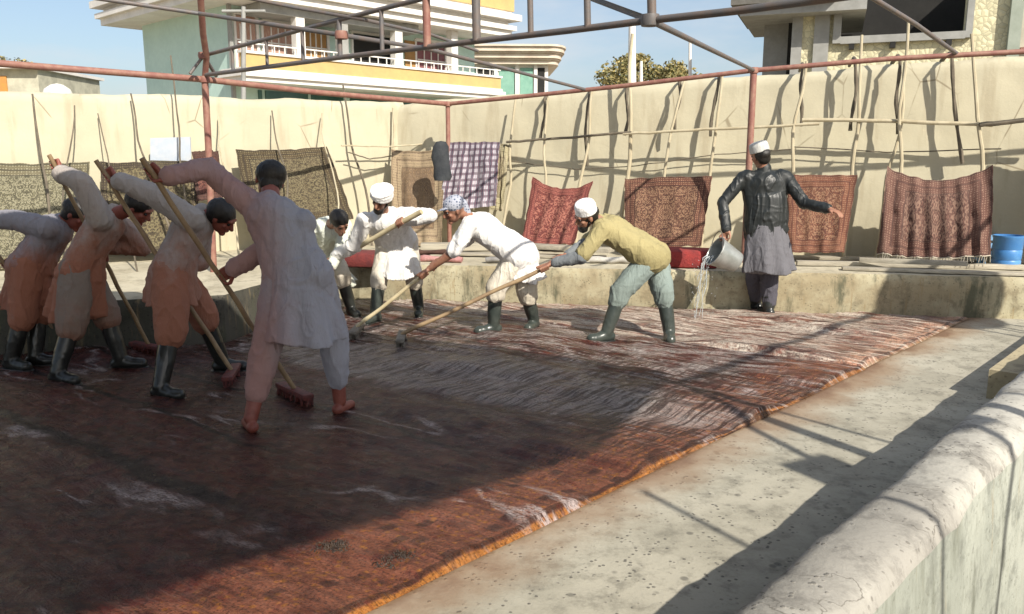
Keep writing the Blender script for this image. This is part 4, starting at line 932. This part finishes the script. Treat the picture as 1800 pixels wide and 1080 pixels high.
    if capk:
        kind, cm = capk; cb_ = Blob()
        if kind == 'cap':
            rot = Matrix((hx, face, up)).transposed(); cb_.lathe([(.0, .132), (.05, .130), (.084, .118), (.094, .09), (.097, .03), (.085, .028), (.0, .05)], head + up * .01 - face * .012, rot, 30)
            for v in cb_.v: pass
        elif kind == 'turban':
            for k in range(7):
                c = head + up * (.045 + .014 * (k % 4)) - face * .012; tilt = hx * (.02 * (k % 3 - 1)); pts = []
                for q in range(17):
                    a = 2 * math.pi * q / 16; pts.append(c + hx * math.cos(a) * .088 + face * math.sin(a) * .1 + up * (.018 * math.cos(a + k)))
                cb_.chain(pts, [.019] * 17)
            cb_.ell(head + up * .07 - face * .01, .085, .095, .065, hx, face, up)
        elif kind == 'peak':
            cb_.ell(head + up * .052 - face * .015, .087, .1, .078, hx, face, up); cb_.cap(head + up * .05 + face * .08 - hx * .02, head + up * .04 + face * .135 + hx * .02, .03, .014, up, .4)
            cb_.cap(head + up * .02 - face * .085, head - up * .07 - face * .10, .05, .045)
        cb_.fuse('cap', cm, T, .006, 1, .003 if kind != 'cap' else 0, 25)
    # ---- footwear
    for i in (0, 1):
        f_ = Vector(fdirs[i]).normalized(); lt = Vector((f_.y, -f_.x, 0)); bb = Blob(); fz = Vector((0, 0, 1))
        if boot:
            t_ = min(.92, max(.1, bootz / shn)); topb = an[i].lerp(kn[i], t_)
            bb.chain([topb, an[i].lerp(kn[i], t_ * .5), an[i] + Vector((0, 0, .0))], [.066, .064, .054])
            bb.cap(an[i] - fz * .035 - f_ * .035, an[i] - fz * .045 + f_ * .15, .046, .044, lt, 1.05); bb.cap(an[i] - fz * .02, an[i] - fz * .04 + f_ * .08, .05, .045)
            o_ = bb.fuse('boot', boot, T, .008, 2, .0035, 12, zmin=.008)
            sb = Blob(); sb.cap(an[i] - fz * .078 - f_ * .04, an[i] - fz * .078 + f_ * .155, .052, .05); 
            for v in sb.v: v.z = min(max(v.z, .004), .024)
            sb.fuse('sole', M_boot, T, .007, 0).parent = o_
            if True:
                rb = MB(); dr = (kn[i] - an[i]).normalized(); q = Vector((0, 0, 1)).rotation_difference(dr).to_matrix(); rb.lathe([(.060, -.012), (.069, -.012), (.071, 0), (.069, .012), (.060, .012)], topb + dr * .055, q, 24); rb.build('cuff', boot, T).parent = o_
    # ---- trousers
    tbm = Blob(); tbm.cap(hipL, hipR, .118, .118); tbm.cap(pelvis, pelvis + spine * .08, .125, .11, latP, 1.2)
    for i in (0, 1):
        hp = (hipL, hipR)[i]; stop = (bootz + .0) / shn if boot else (.12 if not ankle else ankle)
        e_ = an[i].lerp(kn[i], min(.95, stop)); m_ = kn[i].lerp(e_, .5)
        tbm.chain([hp, hp.lerp(kn[i], .5), kn[i], m_ + Vector((0, 0, -.01)), e_], [.115, .108 * bag, .098 * bag, .092 * bag, .072 * bag])
    tbm.fuse('trousers', bottom, T, .0085, 3, wr * 1.1, 8)
    # ---- top
    tp = Blob(); lower = pelvis - spine * (.02 if hem is None else .05)
    tp.chain([lower, pelvis.lerp(neck, .4), pelvis.lerp(neck, .78), neck - spine * .045], [.135, .125, .138, .085], latS, 1.3 + (bulk - 1) * .8)
    for q_, sd_ in ((shL, -1), (shR, 1)): tp.chain([q_.lerp(neck, .22), pelvis.lerp(neck, .35) + latS * sd_ * .10, pelvis + latP * sd_ * .10], [.068 * bulk, .098 * bulk, .115 * bulk])
    tp.cap(shL, shR, .072, .072); tp.cap(neck - spine * .05, neck + spine * .012, .078, .066)
    for i in (0, 1):
        sh = (shL, shR)[i]
        if sleeve > .6: tp.chain([sh, elb[i], elb[i].lerp(wri[i], sleeve)], [.076 * slr, .066 * slr, .056 * slr])
        else: tp.chain([sh, sh.lerp(elb[i], sleeve * 1.6)], [.078, .072])
    if hem is not None:
        hc, (rx, ry) = Vector(hem), sk2; Xs = latP - Vector((0, 0, latP.z)); Xs.normalize(); Ys = Vector((-Xs.y, Xs.x, 0))
        tp.skirt(pelvis + spine * .17, pelvis + Vector((0, 0, -.08)), Xs, Ys, (.13, .11), (sk[0], sk[1]), 7, .008, 1., rows=6); tp.skirt(pelvis + Vector((0, 0, -.06)), hc, Xs, Ys, (sk[0] - .004, sk[1] - .004), sk2, 7, .022, hash(label) % 7)
    tp.fuse('tunic' if hem is not None else 'shirt', top, T, .0085, smo, wr, 9)
    if extra: extra(T, dict(shL=shL, shR=shR, elb=elb, wri=wri, neck=neck, pelvis=pelvis, spine=spine, latS=latS, latP=latP, kn=kn, an=an, fwd=fwdS))
    print('PERSON', label[:24], 'torso %.2f' % (neck - pelvis).length, 'arms %.2f %.2f' % ((wri[0] - shL).length, (wri[1] - shR).length), 'legs %.2f %.2f' % ((an[0] - hipL).length, (an[1] - hipR).length), 'miss %.2f %.2f' % ((Vector(hands[0]) - wri[0]).length, (Vector(hands[1]) - wri[1]).length))
    return T
def broom(label, a, b, mat=M_handle, r=.016, w=.42, hm=M_bristle, ext=0., d_=None):
    a = Vector(a); b = Vector(b); d = (b - a).normalized(); a = a - d * ext
    T = thing('push_broom', label, 'broom', (b.x, b.y, 0), 'long handled scrubbing brooms')
    pts = [a.lerp(b, k / 12) + Vector((.004 * math.sin(k * 2.1), 0, .004 * math.sin(k * 1.3))) for k in range(13)]
    MB().tube(pts, [r * (1 + .06 * math.sin(k * 1.9)) for k in range(13)], 10).build('handle', mat, T)
    q = Vector((d.x, d.y, 0)).normalized(); rot = Matrix.Rotation(math.atan2(q.y, q.x) + math.pi / 2, 3, 'Z')
    MB().box((b.x, b.y, .075), (w, .075, .035), rot, bevel=.008).build('brush_head', hm, T)
    bm_ = MB(); rnd = random.Random(hash(label) % 99)
    for k in range(90):
        o_ = rot @ Vector((rnd.uniform(-w / 2 + .01, w / 2 - .01), rnd.uniform(-.03, .03), 0)); e = rot @ Vector((rnd.uniform(-.012, .012), rnd.uniform(-.02, .02), 0))
        bm_.tube([(b.x + o_.x, b.y + o_.y, .06), (b.x + o_.x + e.x, b.y + o_.y + e.y, .008)], [.006, .004], 4)
    bm_.build('bristles', hm, T); return T
def Gz(x, y): g = G(x, y); g.z = 0; return g
def along(a, b, px):      # point on 3-D segment whose picture column is px
    lo, hi = 0., 1.
    f = lambda p: 900 + F * p.x / (p.y * math.cos(PIT) + (CAMH - p.z) * math.sin(PIT))
    s_ = 1 if f(b) > f(a) else -1
    for _ in range(40):
        m = (lo + hi) / 2
        if (f(a.lerp(b, m)) - px) * s_ < 0: lo = m
        else: hi = m
    return a.lerp(b, lo)
salm = m_cloth('salmon_cotton', (.36, .33, .31), (.30, .125, .075), .9, .45, 1.5)
salm2 = m_cloth('rust_salmon_cotton', (.38, .34, .31), (.30, .115, .065), .95, .6, 1.5)
lilac = m_cloth('lilac_grey_cotton', (.26, .255, .285), (.28, .11, .065), .95, .50, 1.3)
greyp = m_cloth('grey_pink_cotton', (.33, .335, .38), (.38, .215, .19), .9, .3, 1.5, .7)
greytr = m_cloth('grey_trouser_cotton', (.21, .17, .14), (.25, .12, .08), .9, .1, .9)
greytF = m_cloth('grey_red_trouser_cotton', (.34, .34, .38), (.36, .19, .16), .9, .1, .9, .7)
whitec = m_cloth('white_cotton', (.72, .71, .69), (.55, .52, .46), .5, .2, .9)
creamc = m_cloth('cream_cotton', (.66, .62, .53), (.46, .40, .30), .6, .2, .9)
mint = m_cloth('pale_grey_green_cotton', (.60, .63, .55), (.42, .42, .34), .6, .2, .9)
yell = m_cloth('mustard_jersey', (.35, .30, .145), (.26, .22, .10), .6, .5, 1.1)
gyt = m_cloth('sage_grey_cotton', (.22, .27, .25), (.15, .18, .16), .6, .2, .9)
gysl = m_cloth('grey_knit', (.20, .22, .23), (.13, .14, .15), .6, .5, 1.2)
slate = m_cloth('slate_cotton', (.13, .128, .142), (.10, .098, .11), .5, .2, .9)
dkt = m_cloth('dark_slate_cotton', (.085, .08, .10), (.05, .048, .058), .5, .1, .8)
capw = m_cloth('white_cap_cotton', (.86, .85, .83), None, .1)
capg = m_cloth('grey_cap_cotton', (.50, .50, .47), None, .2)
t = NT('black_leather'); co = t.coord(); wv = t.noise(t.coord(scale=(1.7, 1.7, .3)), 6, 3, .5, .8)
leather = t.fin(t.mix(t.noise(co, 6, 4), (.009, .011, .011), (.02, .024, .024)), t.ramp(wv, .35, .65, .42, .6), t.bump(wv, .6, .03))
t = NT('plaid_headcloth'); co = t.coord(); s1 = t.vor(co, 42, .4); plaidc = t.fin(t.mix(t.ramp(s1, .25, .45), (.05, .07, .13), (.36, .38, .44)), .9)
zz = Vector((0, 0, 1))
# ---- F, foremost worker, seen from behind
a = U(258, 292, 4.75); b = Gz(518, 706); b.z = .09
broom('wood handled broom held by the foremost worker, its end between his feet', a, b, ext=.05)
hA = along(a, b, 266); hB = along(a, b, 388)
person('foremost worker seen from behind in grey pink tunic, left arm stretched to a broom handle',
       U(524, 482, 4.85), U(474, 356, 4.92), U(474, 318, 5.06), (-.45, .85, -.25), (.97, -.1, .0), (.93, -.08, -.34),
       [Gz(442, 762), Gz(598, 728)], [(-.5, .8, 0), (.3, .8, 0)], [hA, hB], [(0, .6, .5), (0, 1, -.3)], [(-.2, 1, .1), (.3, 1, .1)],
       [b - a, b - a], 'r', greyp, greytF, None, .1, slr=1.06, bag=.95, bulk=1.04, hem=U(528, 598, 4.82), sk=(.185, .16), sk2=(.27, .2), ankle=.32)
# ---- G
a = U(176, 294, 5.65); b = Gz(408, 672); b.z = .09
broom('wood handled broom slanting in front of the orange trousered worker', a, b, ext=.05)
hA = along(a, b, 182); hB = along(a, b, 300)
person('worker in orange salmon tunic bending right, head beside the foremost worker',
       U(300, 474, 5.75), U(352, 376, 5.85), U(390, 382, 5.82), (.75, -.05, -.65), (.35, -.9, 0), (.2, -.95, .1),
       [Gz(392, 655), Gz(284, 702)], [(.9, .1, 0), (.8, -.3, 0)], [hB, hA], [(0, .3, -1), (-.3, 0, .5)], [(1, .1, .1), (.9, -.1, .1)],
       [b - a, b - a], 'r', salm, salm2, M_boot, .34, hem=U(304, 530, 5.72), sk=(.19, .17), sk2=(.21, .19), bag=1.15, slr=1.2, lf=1.005)
# ---- H
a = U(92, 284, 6.05); b = Gz(262, 624); b.z = .09
broom('wood handled broom of the worker with raised grey sleeve, farther left', a, b, ext=.05)
hA = along(a, b, 96); hB = along(a, b, 178)
person('worker with raised grey sleeve and salmon tunic, second from the left edge',
       U(138, 474, 6.05), U(196, 376, 6.15), U(244, 366, 6.12), (.78, -.05, -.6), (.35, -.9, 0), (.2, -.95, .1),
       [Gz(214, 650), Gz(104, 676)], [(.9, .1, 0), (.8, -.3, 0)], [hB, hA], [(0, .3, -1), (-.3, 0, .5)], [(1, .1, .1), (.9, -.1, .1)],
       [b - a, b - a], 'r', salm2, greytr, M_boot, .34, hem=U(134, 556, 6.05), sk=(.20, .18), sk2=(.23, .21), bag=1.1, slr=1.2, lf=1.005)
# ---- I
a = U(-66, 366, 6.45); b = Gz(112, 618); b.z = .09
broom('dark broom handle at the left edge, held by the leftmost worker', a, b, ext=.05)
hA = along(a, b, -56); hB = along(a, b, 10)
person('leftmost worker bending right in lilac grey sleeve and rust tunic',
       U(52, 462, 6.3), U(104, 392, 6.4), U(134, 378, 6.4), (.8, -.05, -.55), (.35, -.9, 0), (.2, -.95, .1),
       [Gz(64, 645), Gz(22, 652)], [(.9, .1, 0), (.8, -.3, 0)], [hB, hA], [(0, .3, -1), (-.3, 0, .5)], [(1, .1, .1), (.9, -.1, .1)],
       [b - a, b - a], 'r', lilac, salm2, M_boot, .34, hem=U(50, 535, 6.3), sk=(.19, .17), sk2=(.21, .19), bag=1.1, slr=1.2, lf=1.005)
# ---- J, bent dark haired man half hidden
a = U(560, 425, 8.0); b = Gz(560, 575); b.z = .09
person('dark haired man in white shirt bent over behind the foremost worker',
       U(566, 445, 8.45), U(578, 392, 8.2), U(597, 392, 8.0), (.5, -.5, -.6), (.75, .6, 0), (.75, .6, .0),
       [Gz(576, 556), Gz(618, 556)], [(.5, -.8, 0), (.5, -.8, 0)], [U(560, 480, 8.0), U(580, 478, 7.9)], [(-1, 0, 0), (1, 0, -.2)], [(.2, -1, 0), (.4, -1, 0)],
       None, 'a', mint, creamc, M_boot, .33, hem=U(590, 500, 8.4), sk2=(.22, .2), grips=(False, False))
# ---- K, white turban
a = U(738, 374, 7.55); b = Gz(452, 548); b.z = .10
broom('pale thick broom handle held level by the man in the white turban', a, b, M_hand_l, .024, ext=.02)
hA = along(a, b, 584); hB = along(a, b, 704)
person('bearded man in white turban and white tunic holding a pale broom handle',
       U(698, 425, 8.12), U(672, 376, 7.82), U(670, 350, 7.68), (-.35, -.75, -.5), (.95, .2, 0), (.95, .2, .1),
       [Gz(660, 568), Gz(736, 555)], [(-.4, -.9, 0), (.1, -.95, 0)], [hA, hB], [(-.3, .3, -.8), (1, .3, .2)], [(-.3, -1, .1), (.3, -1, .1)],
       [b - a, b - a], 'a', whitec, creamc, M_bootg, .30, hem=U(698, 486, 8.08), sk=(.18, .16), sk2=(.23, .2), bag=.92, slr=1.12, lf=1.0, hair=False, capk=('turban', capw), beard=True)
# ---- L, white shirt, plaid head cloth
a = U(800, 440, 7.3); b = Gz(628, 592); b.z = .09
broom('broom of the man in the white shirt, pointing down to the left', a, b, M_hand_l, .018, hm=M_bristleg, ext=.03)
hA = along(a, b, 745); hB = along(a, b, 766)
person('man in white shirt and plaid head cloth bent left with a broom',
       U(915, 448, 7.5), U(828, 386, 7.42), U(798, 369, 7.32), (-.85, -.35, -.35), (.3, .93, 0), (.25, .95, .05),
       [Gz(868, 588), Gz(938, 580)], [(-.85, -.4, 0), (-.3, -.8, 0)], [hA, hB], [(-.2, -.5, -1), (.2, .4, -1)], [(-1, -.2, .1), (-.2, -1, .1)],
       [b - a, b - a], 'a', whitec, creamc, M_bootg, .32, hem=U(926, 492, 7.52), sk=(.17, .16), sk2=(.20, .18), bulk=1.15, sleeve=.55, hair=False, capk=('peak', plaidc))
# ---- M, yellow shirt
def sleeves(T, d):
    for i in (0, 1):
        sh = (d['shL'], d['shR'])[i]; b_ = Blob(); b_.chain([sh.lerp(d['elb'][i], .55), d['elb'][i], d['elb'][i].lerp(d['wri'][i], .85)], [.062, .058, .045]); b_.fuse('sleeve', gysl, T, .0085, 3, .008, 9)
a = U(1012, 446, 7.1); b = Gz(706, 606); b.z = .09
broom('long broom of the man in the mustard shirt, reaching far left', a, b, M_handle, .018, hm=M_bristleg, ext=.03)
hA = along(a, b, 956); hB = along(a, b, 978)
person('man in mustard t-shirt and white cap bent left with a broom',
       U(1148, 452, 7.3), U(1056, 392, 7.25), U(1030, 380, 7.15), (-.85, -.3, -.4), (.3, .93, 0), (.25, .95, .05),
       [Gz(1066, 602), Gz(1176, 600)], [(-.85, -.35, 0), (-.1, -.9, 0)], [hA, hB], [(-.2, -.5, -1), (.2, .4, -1)], [(-1, -.2, .1), (.0, -1, .1)],
       [b - a, b - a], 'a', yell, gyt, M_bootg, .30, hem=None, sleeve=.55, hair=True, capk=('cap', capw), beard=True, extra=sleeves, build=1.04, bulk=1.3)
# ---- N, leather jacket with bucket
bk = U(1272, 448, 8.1)
def jacket(T, d):
    b_ = Blob(); b_.cap(d['neck'] - zz * .02, d['neck'] + zz * .03, .078, .07); b_.fuse('collar', leather, T, .008, 2)
    tp = Blob(); tp.chain([d['pelvis'] - zz * .06, d['pelvis'] + zz * .1, d['pelvis'] + zz * .28], [.158, .155, .14], d['latS'], 1.36); tp.fuse('jacket_hem', leather, T, .009, 10, .012, 8)
    lp = Vector(d['latP']); X = lp.normalized(); Y = Vector((-X.y, X.x, 0)); s_ = Blob(); s_.skirt(d['pelvis'] + zz * .05, U(1350, 478, 8.22), X, Y, (.19, .15), (.255, .19), 7, .02, 2.); s_.fuse('tunic_skirt', slate, T, .0085, 3, .008, 9)
person('man seen from behind in black leather jacket tipping a bucket of water',
       U(1346, 402, 8.25), U(1343, 302, 8.28), U(1336, 274, 8.28), (-.35, .93, -.1), (.99, -.05, 0), (.98, -.1, .02),
       [Gz(1328, 548), Gz(1350, 558)], [(-.5, .8, 0), (-.2, .95, 0)], [bk + Vector((0, 0, .16)), U(1458, 368, 7.86)], [(-1, .3, -.2), (.2, 0, -1)], [(-.1, 1, .1), (.1, 1, .1)],
       [Vector((1, 0, 0)), None], 'a', leather, dkt, M_boot, .06, hem=None, capk=('cap', capg), build=1.12, grips=(True, False), extra=jacket, wr=.010, bulk=1.08, slr=.92, smo=22)
# bucket and falling water
bt = thing('bucket', 'galvanised bucket held by the man in the leather jacket, tipped and pouring', 'bucket', bk - Vector((0, 0, .15)))
rot = Matrix.Rotation(R(-62), 3, 'Y') @ Matrix.Rotation(R(8), 3, 'X')
c0 = bk + Vector((.02, -.02, -.02))
MB().lathe([(0, -.13), (.10, -.13), (.105, -.12), (.145, .12), (.152, .125), (.152, .135), (.14, .135), (.10, -.11), (0, -.115)], c0, rot, 32).build('pail', M_zinc, bt)
top_c = c0 + rot @ Vector((0, 0, .12)); s_ = rot @ Vector((0, 1, 0)); pts = [top_c + s_ * .148 * math.cos(q) + Vector((.03, 0, .0)) * math.sin(q) + zz * .2 * math.sin(q) for q in [math.pi * k / 14 for k in range(15)]]
MB().tube(pts, .004, 6).build('bail_handle', M_grey, bt)
t = NT('falling_water'); M_wat = t.fin((.75, .80, .82), .08, None, Transmission_Weight=.6, IOR=1.33)
wmb = MB(); p0 = c0 + rot @ Vector((-.06, 0, .14))
for k in range(6):
    q = p0 + Vector((random.uniform(-.04, .03), random.uniform(-.05, .05), 0)); pts = []
    for i in range(9):
        t_ = i / 8; pts.append(q + Vector((-.10 * t_ ** .6 + .012 * math.sin(i * 2 + k), .01 * math.sin(i + k), -(q.z - .02) * t_ ** 1.5)))
    wmb.tube(pts, [.0055 - .003 * i / 8 + .0015 * math.sin(i * 3 + k) for i in range(9)], 6)
for k in range(45):
    q = p0 + Vector((random.uniform(-.2, .05), random.uniform(-.1, .1), -random.random() * p0.z)); q.z = max(q.z, .03); wmb.lathe([(0, -.005), (.004, 0), (0, .007)], q, n=6)
tag(wmb.build('water_stream', M_wat), 'thin stream of water falling from the tipped bucket', 'water')
print('TOTAL verts', sum(len(o.data.vertices) for o in S.objects if o.type == 'MESH'))
